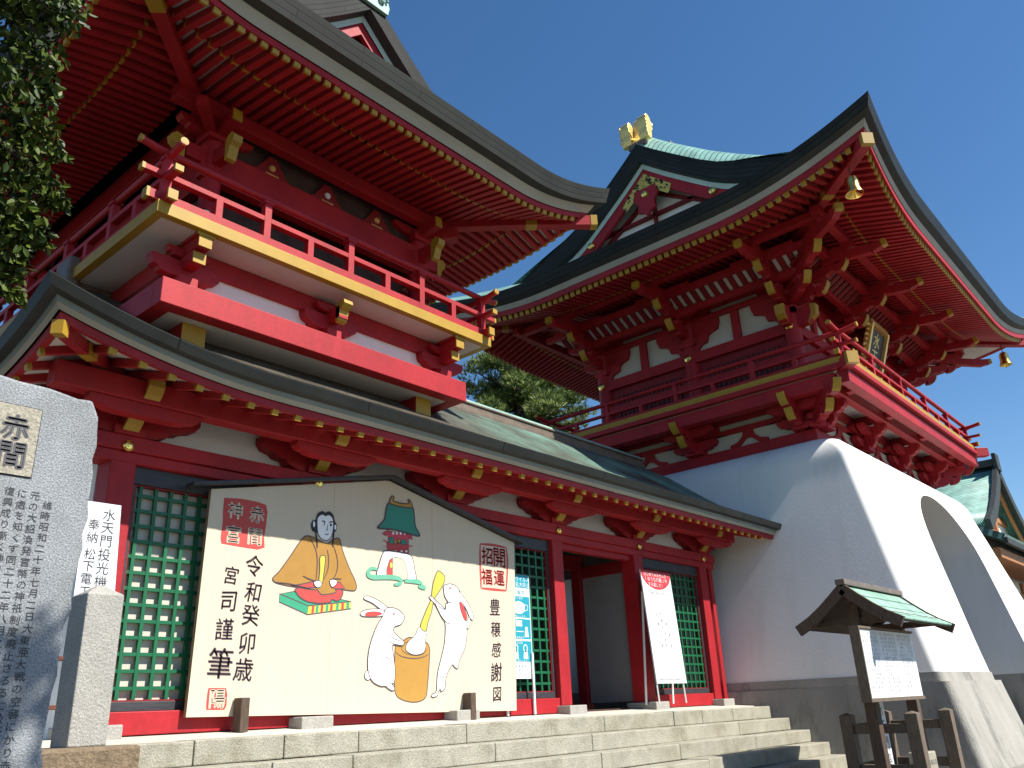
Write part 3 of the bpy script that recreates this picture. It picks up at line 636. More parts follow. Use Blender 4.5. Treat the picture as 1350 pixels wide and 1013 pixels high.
boxpart('ridge', RIDGE, prt, [(5.84, 6.16, -.42, 6.42, 10.05, 10.3), (5.88, 6.12, -.42, 6.42, 10.301, 10.42)], .015)
mb = MB(); oz = [(-.42, 9.72), (-.46, 9.86), (-.40, 10.0), (-.33, 9.95), (-.30, 10.1), (-.2, 10.18), (-.12, 10.3), (.12, 10.3), (.2, 10.18), (.30, 10.1), (.33, 9.95), (.40, 10.0), (.46, 9.86), (.42, 9.72)]
mb.prism([(6 + a * .7, -.55, z + .1) for a, z in oz], (0, .14, 0))
for s_ in (-1, 1):
    sp_ = [(6 + s_ * (.17 + .09 * math.cos(t) * (1 - t / 9)), -.58, 10.02 + .11 * math.sin(t) * (1 - t / 9)) for t in [k * .45 for k in range(14)]]; mb.tube(sp_, .025, 6)
mb.build('ridge_ornament', VERDI, prt, bevel=.01)

# ================================================================ gate tower
GAT = thing('gate_tower', 'tall red tower gate with double eaved roof standing on a white arched plaster base', 'gate tower', (20.75, .8, -1.12))
GXc, GYc = 20.75, 0.8
def ring(hx, hy, z, r, n=7):
    P = []
    for sx, sy, a0 in ((1, 1, 0), (-1, 1, 90), (-1, -1, 180), (1, -1, 270)):
        cx, cy = GXc + sx * (hx - r), GYc + sy * (hy - r)
        for k in range(n + 1):
            a = R(a0 + 90 * k / n); P.append((cx + r * math.cos(a), cy + r * math.sin(a), z))
    return P
def loft(levels):
    mb = MB(); n = len(levels[0])
    for L in levels: mb.v += L
    for i in range(len(levels) - 1):
        for k in range(n): mb.f.append([i * n + k, i * n + (k + 1) % n, (i + 1) * n + (k + 1) % n, (i + 1) * n + k]); mb.m.append(0)
    mb.f += [list(range(n))[::-1], list(range((len(levels) - 1) * n, len(levels) * n))]; mb.m += [0, 0]
    return mb
def hxz(z): return (5.55 - .245 * (z - .35), 4.60 - .275 * (z - .35))
def arch_cutter():
    L = [(18.15, -1.3), (18.32, .35), (18.85, 1.85), (19.25, 2.9), (19.62, 3.55), (20.1, 4.0), (20.7, 4.28), (21.3, 4.38), (21.9, 4.36), (22.5, 4.2), (23.0, 3.85), (23.28, 3.4), (23.3, 2.9), (23.1, 2.0), (22.85, .9), (22.8, .35), (22.85, -1.3)]
    S = smooth_poly(L, closed=False, k=5)
    mb = MB(); mb.prism([(x, -9, z) for x, z in S], (0, 20, 0)); return mb.build('cutter', BLACK)
cut = arch_cutter()
def bool_part(mb, name, m, parent, smooth):
    o = mb.build(name, m, parent); b = o.modifiers.new('b', 'BOOLEAN'); b.operation = 'DIFFERENCE'; b.object = cut; b.solver = 'EXACT'
    dg = bpy.context.evaluated_depsgraph_get(); dg.update(); c0 = cut.location.copy()
    me = bpy.data.meshes.new_from_object(o.evaluated_get(dg)); o.modifiers.clear(); o.data = me
    if smooth:
        me.polygons.foreach_set('use_smooth', [True] * len(me.polygons)); me.set_sharp_from_angle(angle=R(32))
    me.materials.clear(); me.materials.append(m)
    return o
lv = []
for z in (.352, 1.5, 2.8, 3.9, 4.35): lv.append(ring(*hxz(z), z, .13))
rr = .55
for k in range(1, 9):
    a = R(90 * k / 8); h = hxz(4.35); ins = rr * (1 - math.cos(a)) + .06 * k / 8
    lv.append(ring(h[0] - ins, h[1] - ins, 4.35 + .66 * math.sin(a), .13 + .3 * (k / 8) ** 1.5))
bool_part(loft(lv), 'plaster_base', PLASTER, GAT, True)
h1, h2, h0 = hxz(.35), hxz(.2), hxz(-1.12)
bool_part(loft([ring(h2[0] + .02, h2[1] + .02, .201, .12), ring(h1[0] + .03, h1[1] + .03, .349, .12)]), 'stone_course', BASEST, GAT, False)
bool_part(loft([ring(h0[0] + .14, h0[1] + .12, -1.14, .12), ring(h2[0] + .12, h2[1] + .12, .20, .12)]), 'stone_base', BASEST, GAT, False)
bpy.data.objects.remove(cut)
# zone between base and balcony
lx0, lx1, ly0, ly1 = 16.72, 24.78, -2.0, 3.6
boxpart('base_beam', RED, GAT, [(lx0, lx1, ly0, ly0 + .3, 4.96, 5.26), (lx0, lx1, ly1 - .3, ly1, 4.96, 5.26), (lx0 + .002, lx0 + .3, ly0 + .3, ly1 - .3, 4.96, 5.26), (lx1 - .3, lx1 - .002, ly0 + .3, ly1 - .3, 4.96, 5.26)], .012)
boxpart('lower_wall', AGED, GAT, (lx0 + .1, lx1 - .1, ly0 + .1, ly1 - .1, 5.0, 6.1), 0)
boxpart('wall_rail', RED, GAT, [(lx0 + .04, lx1 - .04, ly0 + .04, ly0 + .1, 5.60, 5.72), (lx0 + .04, lx0 + .1, ly0 + .1, ly1, 5.60, 5.72), (lx0 + .04, lx1 - .04, ly0 + .04, ly0 + .1, 5.84, 6.1), (lx0 + .04, lx0 + .1, ly0 + .1, ly1, 5.84, 6.1)], .006)
TY = [-1.75, .8, 3.35]; TX = [17.1, 19.53, 21.97, 24.4]
ZY = 6.22
gx0, gx1, gy0, gy1 = 15.95, 25.55, -3.13, 4.73
def frog(parent, c, d, w_, z0, h, th=.05, m=None):
    """frog-leg strut on a wall: c centre, d direction along the wall"""
    c = Vector((c[0], c[1], 0)); d = Vector(d); n = Vector((d.y, -d.x, 0)); mb = MB()
    for s_ in (-1, 1):
        pr = [(0, h), (.12 * w_, h), (.16 * w_, .66 * h), (.30 * w_, .34 * h), (.5 * w_, .22 * h), (.5 * w_, 0), (.36 * w_, 0), (.24 * w_, .10 * h), (.08 * w_, .45 * h), (0, .5 * h)]
        mb.prism([c + d * s_ * a + Vector((0, 0, z0 + b)) for a, b in pr], n * th)
    return mb.build('frog_leg_strut', m or RED, parent)
for y in ((TY[0] + TY[1]) / 2, (TY[1] + TY[2]) / 2): frog(GAT, (lx0 + .1, y, 0), (0, -1, 0), .9, 5.262, .34)
for x in [(TX[k] + TX[k + 1]) / 2 for k in range(3)]: frog(GAT, (x, ly0 + .1, 0), (1, 0, 0), .9, 5.262, .34)
def cluster(p, n, t, z0, lv_, name, spread=.55, gold=True, diag=False, nose=9):
    """stepped bracket complex at p; n outward, t along the wall; lv_ = list of (reach, height)"""
    n = Vector((n[0], n[1], 0)).normalized(); t = Vector((t[0], t[1], 0)).normalized(); p = Vector((p[0], p[1], 0)); Z = Vector((0, 0, 1)); mb = MB(); gds = []
    def blk(q, z, s_=.15): mb.prism([q + t * a + n * b + Z * z for a, b in ((-s_, -s_), (s_, -s_), (s_, s_), (-s_, s_))], Z * .12)
    blk(p, z0, .19); prev = 0
    for k, (reach, z) in enumerate(lv_):
        a = p - n * .1; mb.boat(a + n * (reach * .5) + Z * (z + .2), n, reach * .5 + .22, .24, .17)
        if not diag:
            for rr_ in ([0, prev] if k else [0]):
                mb.boat(p + n * rr_ + Z * (z + .195), t, spread * (1 + .12 * k), .2, .15)
        blk(p + n * reach, z + .2, .11)
        if nose and k < nose:
            e = p + n * (reach + .12)
            pr = [(0, .19), (0, .02), (.12, .03), (.2, .08), (.27, .18), (.30, .27), (.22, .27), (.12, .21)]
            w2 = .08
            mb.prism([e + n * x + Z * (z - .02 + q) - t * w2 for x, q in pr], t * 2 * w2)
            gp = [(.14, .035), (.2, .078), (.272, .178), (.304, .272), (.285, .272), (.25, .185), (.19, .095), (.14, .055)]
            gd = MB(); gds.append(gd); gd.prism([e + n * (x + .004) + Z * (z - .022 + q) - t * (w2 + .004) for x, q in gp], t * 2 * (w2 + .004))
        prev = reach
    b = mb.build(name, RED, GAT)
    for gd in gds: gd.build('gold_end', GOLD, b)
    return b
# lower brackets under the balcony
c0 = cluster((lx0, TY[0]), (-1, 0), (0, 1), 5.262, [(.28, 5.36), (.55, 5.62)], 'balcony_bracket')
for y in TY[1:]: dup(c0, (0, y - TY[0], 0), GAT)
c1 = cluster((TX[0], ly0), (0, -1), (1, 0), 5.262, [(.2, 5.36), (.46, 5.62)], 'balcony_bracket', nose=0)
for x in TX[1:]: dup(c1, (x - TX[0], 0, 0), GAT)
cluster((lx0 + .05, ly0 + .05), (-1, -1), (1, -1), 5.262, [(.5, 5.36), (.95, 5.62)], 'corner_bracket', diag=True, nose=2)
cluster((lx1 - .05, ly0 + .05), (1, -1), (1, 1), 5.262, [(.5, 5.36), (.95, 5.62)], 'corner_bracket', diag=True, nose=2)
boxpart('balcony_soffit', SOFFIT, GAT, (gx0 + .12, gx1 - .12, gy0 + .12, gy1 - .12, 6.08, 6.11), 0)
boxpart('balcony_beam', RED, GAT, [(gx0 + .1, gx1 + .15, gy0 + .06, gy0 + .26, 5.82, 6.078), (gx0 + .1, gx1 - .1, gy1 - .34, gy1 - .06, 5.80, 6.078), (gx0 + .06, gx0 + .34, gy0 + .34, gy1 - .34, 5.80, 6.078), (gx1 - .34, gx1 - .06, gy0 + .34, gy1 - .34, 5.80, 6.078)], .012)
boxpart('inner_purlin', RED, GAT, [(lx0 - .66, lx1 + .66, ly0 - .64, ly0 - .46, 5.84, 6.079), (lx0 - .62, lx0 - .44, ly0 - .46, ly1 + .46, 5.84, 6.079)], .01)
boxpart('balcony_joist', RED, GAT, [(x - .11, x + .11, gy0 + .345, ly0 - .645, 5.92, 6.079) for x in TX] + [(x - .11, x + .11, ly0 - .455, ly0 + .03, 5.9, 6.079) for x in TX] + [(gx0 + .345, lx0 - .625, y - .11, y + .11, 5.92, 6.079) for y in TY] + [(lx0 - .435, lx0 + .03, y - .11, y + .11, 5.9, 6.079) for y in TY], .008)
boxpart('balcony_edge', GOLD, GAT, [(gx0, gx1, gy0, gy0 + .12, ZY, ZY + .13), (gx0, gx0 + .12, gy0 + .12, gy1, ZY, ZY + .13), (gx1 - .12, gx1, gy0 + .12, gy1, ZY, ZY + .13), (gx0 + .12, gx1 - .12, gy1 - .12, gy1, ZY, ZY + .13)], .006)
boxpart('balcony_fascia', RED, GAT, [(gx0 - .03, gx1 + .03, gy0 - .03, gy0 + .12, 6.112, ZY - .002), (gx0 - .03, gx0 + .12, gy0 + .12, gy1, 6.112, ZY - .002), (gx1 - .12, gx1 + .03, gy0 + .12, gy1, 6.112, ZY - .002), (gx0 + .12, gx1 - .12, gy1 - .12, gy1 + .03, 6.112, ZY - .002)], .006)
boxpart('balcony_floor', RED2, GAT, (gx0 + .12, gx1 - .12, gy0 + .12, gy1 - .12, 6.115, ZY + .12), 0)
mb = MB(); mb.beam((gx0 + .3, gy0 + .3, ZY - .05), (gx0 - .16, gy0 - .16, ZY - .03), .22, .24); k_ = mb.build('corner_beam', RED, GAT, bevel=.01)
mb = MB(); mb.beam((gx0 - .10, gy0 - .10, ZY - .032), (gx0 - .17, gy0 - .17, ZY - .03), .228, .248); mb.build('gold_cap', GOLD, k_)
mb = MB(); mb.beam((gx1 - .3, gy0 + .3, ZY - .05), (gx1 + .2, gy0 - .2, ZY - .03), .2, .24); mb.build('corner_beam', RED, GAT, bevel=.01)
railing(GAT, gx0 + .14, gx1 - .14, gy0 + .14, gy1 - .14, ZY + .13, 6.64, 6.92, .05, .10, .42, 10, 8)
# inner lattice behind the side rail
ZF = ZY + .12
tx0, tx1, ty0, ty1 = 17.1, 24.4, -1.75, 3.35
for x in TX:
    for y in (ty0, ty1):
        mb = MB(); mb.lathe([(.26, 0), (.27, .08), (.22, .2), (.19, .24)], (x, y, ZF), 18); mb.lathe([(.185, .24), (.185, 3.0)], (x, y, ZF), 18); mb.build('round_column', RED, GAT, smooth=True)
for x in (tx0, tx1):
    mb = MB(); mb.lathe([(.26, 0), (.27, .08), (.22, .2), (.19, .24)], (x, TY[1], ZF), 18); mb.lathe([(.185, .24), (.185, 3.0)], (x, TY[1], ZF), 18); mb.build('round_column', RED, GAT, smooth=True)
boxpart('tower_wall', AGED, GAT, (tx0 - .01, tx1 + .01, ty0 - .01, ty1 + .01, 7.70, 9.4), 0)
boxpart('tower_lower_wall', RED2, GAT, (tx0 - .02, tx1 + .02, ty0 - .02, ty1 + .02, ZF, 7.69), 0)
boxpart('wall_rail', RED, GAT, [(tx0 - .13, tx1 + .13, ty0 - .13, ty0 - .02, z, z + h) for z, h in ((7.62, .26), (8.62, .12), (8.86, .14))] + [(tx0 - .13, tx0 - .02, ty0 - .02, ty1 + .13, z, z + h) for z, h in ((7.62, .26), (8.62, .12), (8.86, .14), (7.0, .16))], .008)
for y in ((TY[0] + TY[1]) / 2, (TY[1] + TY[2]) / 2): boxpart('wall_strut', RED, GAT, (tx0 - .10, tx0 - .012, y - .10, y + .10, 7.882, 8.618))
for x in [(TX[k] + TX[k + 1]) / 2 for k in range(3)]: boxpart('wall_strut', RED, GAT, (x - .10, x + .10, ty0 - .10, ty0 - .012, 7.882, 8.618))
def wall_arm(p, d, n, z0, h, L=1.0):
    p = Vector((*p, 0)); d = Vector((*d, 0)); n = Vector((*n, 0)); mb = MB()
    pr = [(0, 0), (.24, 0), (.28, .10), (.36, .16), (.50, .19), (.54, .34), (.66, .40), (.80, .44), (.86, .60), (.86, h), (0, h)]
    mb.prism([p + d * a * L + Vector((0, 0, z0 + min(b, h))) for a, b in pr], n * .085); return mb.build('wall_bracket_arm', RED, GAT)
for k, y in enumerate(TY):
    for s_ in (-1, 1):
        if 0 <= k + s_ <= 2: wall_arm((tx0 - .012, y), (0, s_), (-1, 0), 7.882, .736); wall_arm((lx0 + .098, y), (0, s_), (-1, 0), 5.262, .338, .9)
for k, x in enumerate(TX):
    for s_ in (-1, 1):
        if 0 <= k + s_ <= 3: wall_arm((x, ty0 - .012), (s_, 0), (0, -1), 7.882, .736); wall_arm((x, ly0 + .098), (s_, 0), (0, -1), 5.262, .338, .9)
for y in TY:
    mb = MB(); mb.lathe([(0, 0), (.10, 0), (.09, .025), (.03, .04), (0, .042)], (0, 0, 0), 12); mb.v = [(tx0 - .195 - c_ + (0), y + a, 7.75 + b) for a, b, c_ in mb.v]; mb.build('rosette', BRASS, GAT)
for k in range(2):
    a, b = TY[k] + .35, TY[k + 1] - .35
    q = boxpart('slat_window', DARK, GAT, (tx0 - .045, tx0 - .021, a, b, 6.72, 7.42), 0); mb = MB(); n = 15
    for i_ in range(n): yy = lerp(a + .04, b - .04, i_ / (n - 1)); mb.box(tx0 - .07, tx0 - .046, yy - .022, yy + .022, 6.72, 7.42)
    mb.build('window_slats', RED2, q)
# carved beam ends
for y in TY[:1]:
    mb = MB(); 
    for d, t in (((-1, 0), (0, 1)), ((0, -1), (1, 0))):
        d = Vector((*d, 0)); t = Vector((*t, 0)); P = Vector((tx0, y, 7.9))
        mb.prism([P + d * a + Vector((0, 0, b)) - t * .09 for a, b in ((.15, -.2), (.42, -.16), (.6, 0), (.62, .22), (.5, .26), (.15, .2))], t * .18)
    k_ = mb.build('carved_nose', RED, GAT); gd = MB()
    for d, t in (((-1, 0), (0, 1)), ((0, -1), (1, 0))):
        d = Vector((*d, 0)); t = Vector((*t, 0)); P = Vector((tx0, y, 7.9))
        gd = MB(); gd.prism([P + d * a + Vector((0, 0, b)) - t * .094 for a, b in ((.40, -.17), (.605, -.005), (.626, .222), (.5, .262), (.5, .05))], t * .188); gd.build('gold_end', GOLD, k_)
# upper brackets
UP = [(.55, 8.30), (1.05, 8.68), (1.5, 9.04)]
c0 = cluster((tx0, TY[0]), (-1, 0), (0, 1), 8.05, UP, 'eave_bracket', .6, nose=2)
for y in TY[1:]: dup(c0, (0, y - TY[0], 0), GAT)
c1 = cluster((TX[0], ty0), (0, -1), (1, 0), 8.05, UP, 'eave_bracket', .6, nose=2)
for x in TX[1:]: dup(c1, (x - TX[0], 0, 0), GAT)
cluster((tx0, ty0), (-1, -1), (1, -1), 8.05, [(.8, 8.30), (1.5, 8.66), (2.05, 9.02)], 'corner_bracket', diag=True, nose=2)
cluster((tx1, ty0), (1, -1), (1, 1), 8.05, [(.8, 8.30), (1.5, 8.66), (2.05, 9.02)], 'corner_bracket', diag=True, nose=2)
def tailr(x, y, n, L=2.0):
    n = Vector((*n, 0)).normalized(); mb = MB(); p = Vector((x, y, 9.10)); a = p + n * .4; b = p + n * L + Vector((0, 0, -.16)); c_ = b + n * .3 + Vector((0, 0, .05))
    mb.beam(a, b, .15, .2); mb.beam(b, c_, .15, .2, h1=.13); o = mb.build('tail_rafter', RED, GAT); gd = MB(); gd.beam(c_ - n * .09 - Vector((0, 0, .015)), c_ + n * .006, .158, .165, h1=.14); gd.build('gold_cap', GOLD, o)
for x in TX: tailr(x, ty0, (0, -1))
for y in TY: tailr(tx0, y, (-1, 0))
tailr(tx0, ty0, (-1, -1), 2.7); tailr(tx1, ty0, (1, -1), 2.7)
boxpart('eave_purlin', RED, GAT, [(tx0 - 1.75, tx1 + 1.75, ty0 - 1.6, ty0 - 1.42, 9.26, 9.44), (tx0 - 1.75, tx1 + 1.75, ty1 + 1.42, ty1 + 1.6, 9.26, 9.44), (tx0 - 1.6, tx0 - 1.42, ty0 - 1.42, ty1 + 1.42, 9.26, 9.44), (tx1 + 1.42, tx1 + 1.6, ty0 - 1.42, ty1 + 1.42, 9.26, 9.44)], .01)
boxpart('bracket_purlin', RED, GAT, [(tx0 - .62, tx1 + .62, ty0 - .62, ty0 - .48, 8.72, 8.86), (tx0 - .62, tx0 - .48, ty0 - .48, ty1 + .5, 8.72, 8.86), (tx0 - 1.12, tx1 + 1.12, ty0 - 1.12, ty0 - .98, 9.02, 9.16), (tx0 - 1.12, tx0 - .98, ty0 - .98, ty1 + 1, 9.02, 9.16)], .008)
# coved bracket soffit: white slats between red ribs
mb = MB(); mb.add([(tx0 - .98, ty0 - .98, 9.12), (tx0 - .98, ty1 + .98, 9.12), (tx0 - .48, ty1 + .5, 8.84), (tx0 - .48, ty0 - .5, 8.84)], [(0, 1, 2, 3)]); mb.add([(tx0 - .98, ty0 - .98, 9.12), (tx1 + .98, ty0 - .98, 9.12), (tx1 + .48, ty0 - .5, 8.84), (tx0 - .48, ty0 - .5, 8.84)], [(0, 1, 2, 3)]); mb.build('cove_panel', SOFFIT, GAT)
mb = MB(); y = ty0 - .8
while y < ty1 + .8:
    mb.beam((tx0 - 1.0, y, 9.09), (tx0 - .5, y, 8.81), .13, .05); y += .24
x = tx0 - .8
while x < tx1 + .8: mb.beam((x, ty0 - 1.0, 9.09), (x, ty0 - .5, 8.81), .13, .05); x += .24
mb.build('cove_ribs', RED2, GAT)
GR = Roof('X', .8, 14.05, 27.45, 5.68, 9.76, [(0, 9.76), (.6, 10.03), (1.0, 10.22), (1.61, 10.56), (2.7, 11.2), (3.83, 11.82), (4.5, 12.33), (5.2, 12.88), (5.68, 13.30)], .58, 3.4, .22, fade=3.4, roll=.65, rw=.9)
GLV = [(.35, 9.20), (1.35, 9.40), (3.15, 9.72)]
grt = GR.top(GAT, 15.62, 25.88, .6, COPPER2)
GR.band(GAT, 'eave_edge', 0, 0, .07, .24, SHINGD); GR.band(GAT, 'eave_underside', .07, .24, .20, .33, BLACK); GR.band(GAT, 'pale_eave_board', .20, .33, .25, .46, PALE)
GR.band(GAT, 'fascia', .26, .46, .27, .59, RED); GR.band(GAT, 'fascia_underside', .27, .59, .38, .56, RED); GR.soffit(GAT, GLV, SOFFIT)
pool = {}
GR.rafters(GAT, 'L', GLV, [(.34, 1.42), (1.30, 3.1)], .172, .098, .125, 62, pool=pool)
GR.rafters(GAT, 'F', GLV, [(.34, 1.42), (1.30, 3.1)], .172, .098, .125, 99, pool=pool)
GR.rafters(GAT, 'B', GLV, [(.34, 1.42), (1.30, 3.1)], .172, .098, .125, 0, pool=pool)
mb = MB()
for sd_ in 'LRFB':
    r0, _ = GR.row(sd_, 1.345, 9.395, 40); r1, _ = GR.row(sd_, 1.345, 9.32, 40); mb.grid([r0, r1])
mb.build('rafter_plate', RED, GAT)
GR.hips(GAT, GLV, .36, 3.0, .2, .22, [(-1, -1), (-1, 1), (1, -1), (1, 1)], ext=.2)
GR.gable(GAT, 15.62, -1, 1.61, .62, [(0, 0, SHINGD), (.0, .10, SHINGD), (.06, .48, SHINGD), (.18, .52, BLACK), (.20, .66, MINTB)], (.22, .65, .98, .10), WHITE, .15)
GR.gable(GAT, 25.88, 1, 1.61, .62, [(0, 0, SHINGD), (.0, .10, BLACK), (.10, .62, BLACK), (.20, .66, MINTB)], (.22, .65, .98, .10), WHITE, .15)
gxw = 15.62 + .62
mb = MB()
for a, b in (((0, 10.6), (0, 12.3)), ((-2.9, 10.95), (2.9, 10.95)), ((-2.0, 11.45), (2.0, 11.45)), ((-.15, 12.0), (-2.2, 10.7)), ((.15, 12.0), (2.2, 10.7)), ((-3.5, 10.62), (3.5, 10.62))):
    mb.beam((gxw - .04, .8 + a[0], a[1]), (gxw - .04, .8 + b[0], b[1]), .07, .16, up=(1, 0, 0)) if a[0] != b[0] or True else None
mb.build('gable_frame', RED2, GAT)
# gable ornaments: gilt plate at the apex and rake feet, pendant, studs
gp = 15.62 + .21
mb = MB(); mb.prism([(gp - .012, .8 + a, z) for a, z in ((0, 12.50), (.72, 11.86), (.62, 11.63), (.12, 12.02), (0, 11.72), (-.12, 12.02), (-.62, 11.63), (-.72, 11.86))], (.01, 0, 0))
gfm = mat('pierced_gilt_plate', (.75, .50, .10), .35, .1, 8, metal=.5, c2=(.02, .018, .01), c2s=9, c2t=(.5, .53))
mb.build('gilt_plate', gfm, GAT)
mb = MB()
for s_ in (-1, 1):
    pl = GR.rake(15.62, 0, 1.61, -1, 0); 
    a, b = (pl[0], pl[1]) if s_ < 0 else (pl[-1], pl[-2])
    mb.prism([(gp - .012, .8 + a[0], a[1] - .82), (gp - .012, .8 + b[0], b[1] - .82), (gp - .012, .8 + b[0], b[1] - 1.1), (gp - .012, .8 + a[0], a[1] - 1.1)], (.01, 0, 0))
mb.build('gilt_plate', gfm, GAT)
mb = MB(); mb.prism([(gp + .03, .8 + a, z) for a, z in ((-.28, 12.05), (.28, 12.05), (.36, 11.8), (.22, 11.62), (.26, 11.42), (.1, 11.36), (0, 11.24), (-.1, 11.36), (-.26, 11.42), (-.22, 11.62), (-.36, 11.8))], (-.1, 0, 0)); k_ = mb.build('gable_pendant', RED, GAT, bevel=.02)
for y, z in ((.8, 11.86), (-.95, 10.98 + .16), (2.55, 10.98 + .16)):
    mb = MB(); mb.lathe([(0, 0), (.10, 0), (.08, .04), (.03, .06), (0, .062)], (0, 0, 0), 12); mb.v = [(gp - .075 - c_ * (1 if y == .8 else -.0) - (0 if y == .8 else -.05 - -c_), y + a, z + b) for a, b, c_ in mb.v]; mb.build('stud', BRASS, GAT)
boxpart('ridge', RIDGE, grt, [(17.2, 24.3, .58, 1.02, 13.9, 14.12), (17.2, 24.3, .64, .96, 14.121, 14.2)], .02)
# gilded fish-tail ridge ornaments
def shachi(x, sx):
    mb = MB(); th = .30; z0 = 13.34
    # curling body with flared tail, seen from the side
    side = [(-.02, 0), (.60, 0), (.66, .05), (.58, .13), (.44, .20), (.36, .32), (.36, .46), (.42, .58), (.56, .66), (.60, .76), (.54, .86), (.40, .92), (.26, .92), (.16, .86), (.10, .74), (.10, .5), (.04, .3), (-.03, .15)]
    sp_ = smooth_poly(side, True, 3)
    mb.prism([(x + sx * a, .8 - th / 2, z0 + b) for a, b in sp_], (0, th, 0))
    for q in range(7):
        a = .20 + q * .055; b = .90 - .02 * abs(q - 2); mb.prism([(x + sx * a, .8 - .17, z0 + b - .03), (x + sx * (a + .045), .8 - .17, z0 + b - .04), (x + sx * (a + .035), .8 - .17, z0 + b + .08)], (0, .34, 0))
    # side fins: broad scalloped plates to the left and right
    for s_ in (-1, 1):
        fin = [(-.10, .02), (.05, .02), (.08, .2), (.08, .55), (.02, .66), (-.08, .70), (-.16, .64), (-.17, .5), (-.14, .3)]
        mb.prism([(x + sx * a, .8 + s_ * (th / 2 - .02), z0 + b) for a, b in smooth_poly(fin, True, 2)], (0, s_ * .26, 0))
        for q in range(5): mb.box(x + sx * -.165 - .02, x + sx * -.165 + .02, .8 + s_ * .39 - .02, .8 + s_ * .39 + .02, z0 + .1 + q * .11, z0 + .16 + q * .11)
    return mb.build('ridge_fish_ornament', GOLDLEAF, grt, bevel=.02)
shachi(15.72, 1); shachi(25.78, -1)
boxpart('ornament_base', RIDGE, grt, [(15.64, 16.3, .55, 1.05, 13.22, 13.36), (25.2, 25.86, .55, 1.05, 13.22, 13.36)], .01)
# hanging bells and name plaque
def bell(x, y, z, label):
    b = thing('wind_bell', label, 'bell', (x, y, z), 'gilded bells under the gate eaves')
    mb = MB(); mb.lathe([(.0, .19), (.06, .19), (.11, .15), (.125, .05), (.13, -.1), (.165, -.18), (.17, -.21), (.14, -.2), (.0, -.12)], (x, y, z), 18); mb.build('bell_body', BRASS, b, smooth=True)
    mb = MB(); mb.tube([(x, y, z + .19), (x, y, z + .42)], .012, 6); mb.build('hanger', WOOD, b); mb = MB(); mb.tube([(x, y, z - .1), (x, y, z - .3)], .02, 6); mb.build('clapper', BRASS, b)
bell(14.62, -4.28, 9.08, 'gilded bell hanging under the high pointed near corner of the gate roof')
bell(26.75, -4.22, 9.05, 'gilded bell hanging from the far right tip of the gate roof against the sky')
PQ = thing('name_plaque', 'black vertical plaque with gilded scroll frame under the gate eaves', 'plaque', (20.75, -2.3, 7.25))
mb = MB(); mb.add([(20.25, -2.05, 7.25), (21.25, -2.05, 7.25), (21.25, -2.55, 8.6), (20.25, -2.55, 8.6), (20.25, -1.95, 7.28), (21.25, -1.95, 7.28), (21.25, -2.45, 8.63), (20.25, -2.45, 8.63)], [(0, 1, 2, 3), (4, 7, 6, 5), (0, 4, 5, 1), (1, 5, 6, 2), (2, 6, 7, 3), (3, 7, 4, 0)]); mb.build('plaque_board', LACQ, PQ)
mb = MB()
def pqp(a, b, o=0): return (20.75 + a, -2.05 - .5 * b - o * .945, 7.25 + 1.35 * b - o * .33)
for s_ in (-1, 1):
    mb.beam(pqp(s_ * .55, -.03), pqp(s_ * .55, 1.03), .10, .16, up=(0, 1, .3)); mb.beam(pqp(-.6, .5 + s_ * .53), pqp(.6, .5 + s_ * .53), .10, .16)
    for k in range(6):
        b_ = .06 + k * .175
        mb.tube([Vector(pqp(s_ * (.66 + .09 * math.cos(t)), b_ + .055 * math.sin(t))) for t in [q * .5 for q in range(12)]], .03, 6)
mb.build('gilt_frame', GOLDLEAF, PQ)
load_glyphs('水天門')
mb = MB(); 
for i, ch in enumerate('水天門'):
    vs, fs, ext = GL[ch]; mb.add([pqp(a * .42, .8 - i * .3 + b * .29, .012) for a, b in vs], fs)
mb.build('plaque_lettering', GOLDLEAF, PQ)

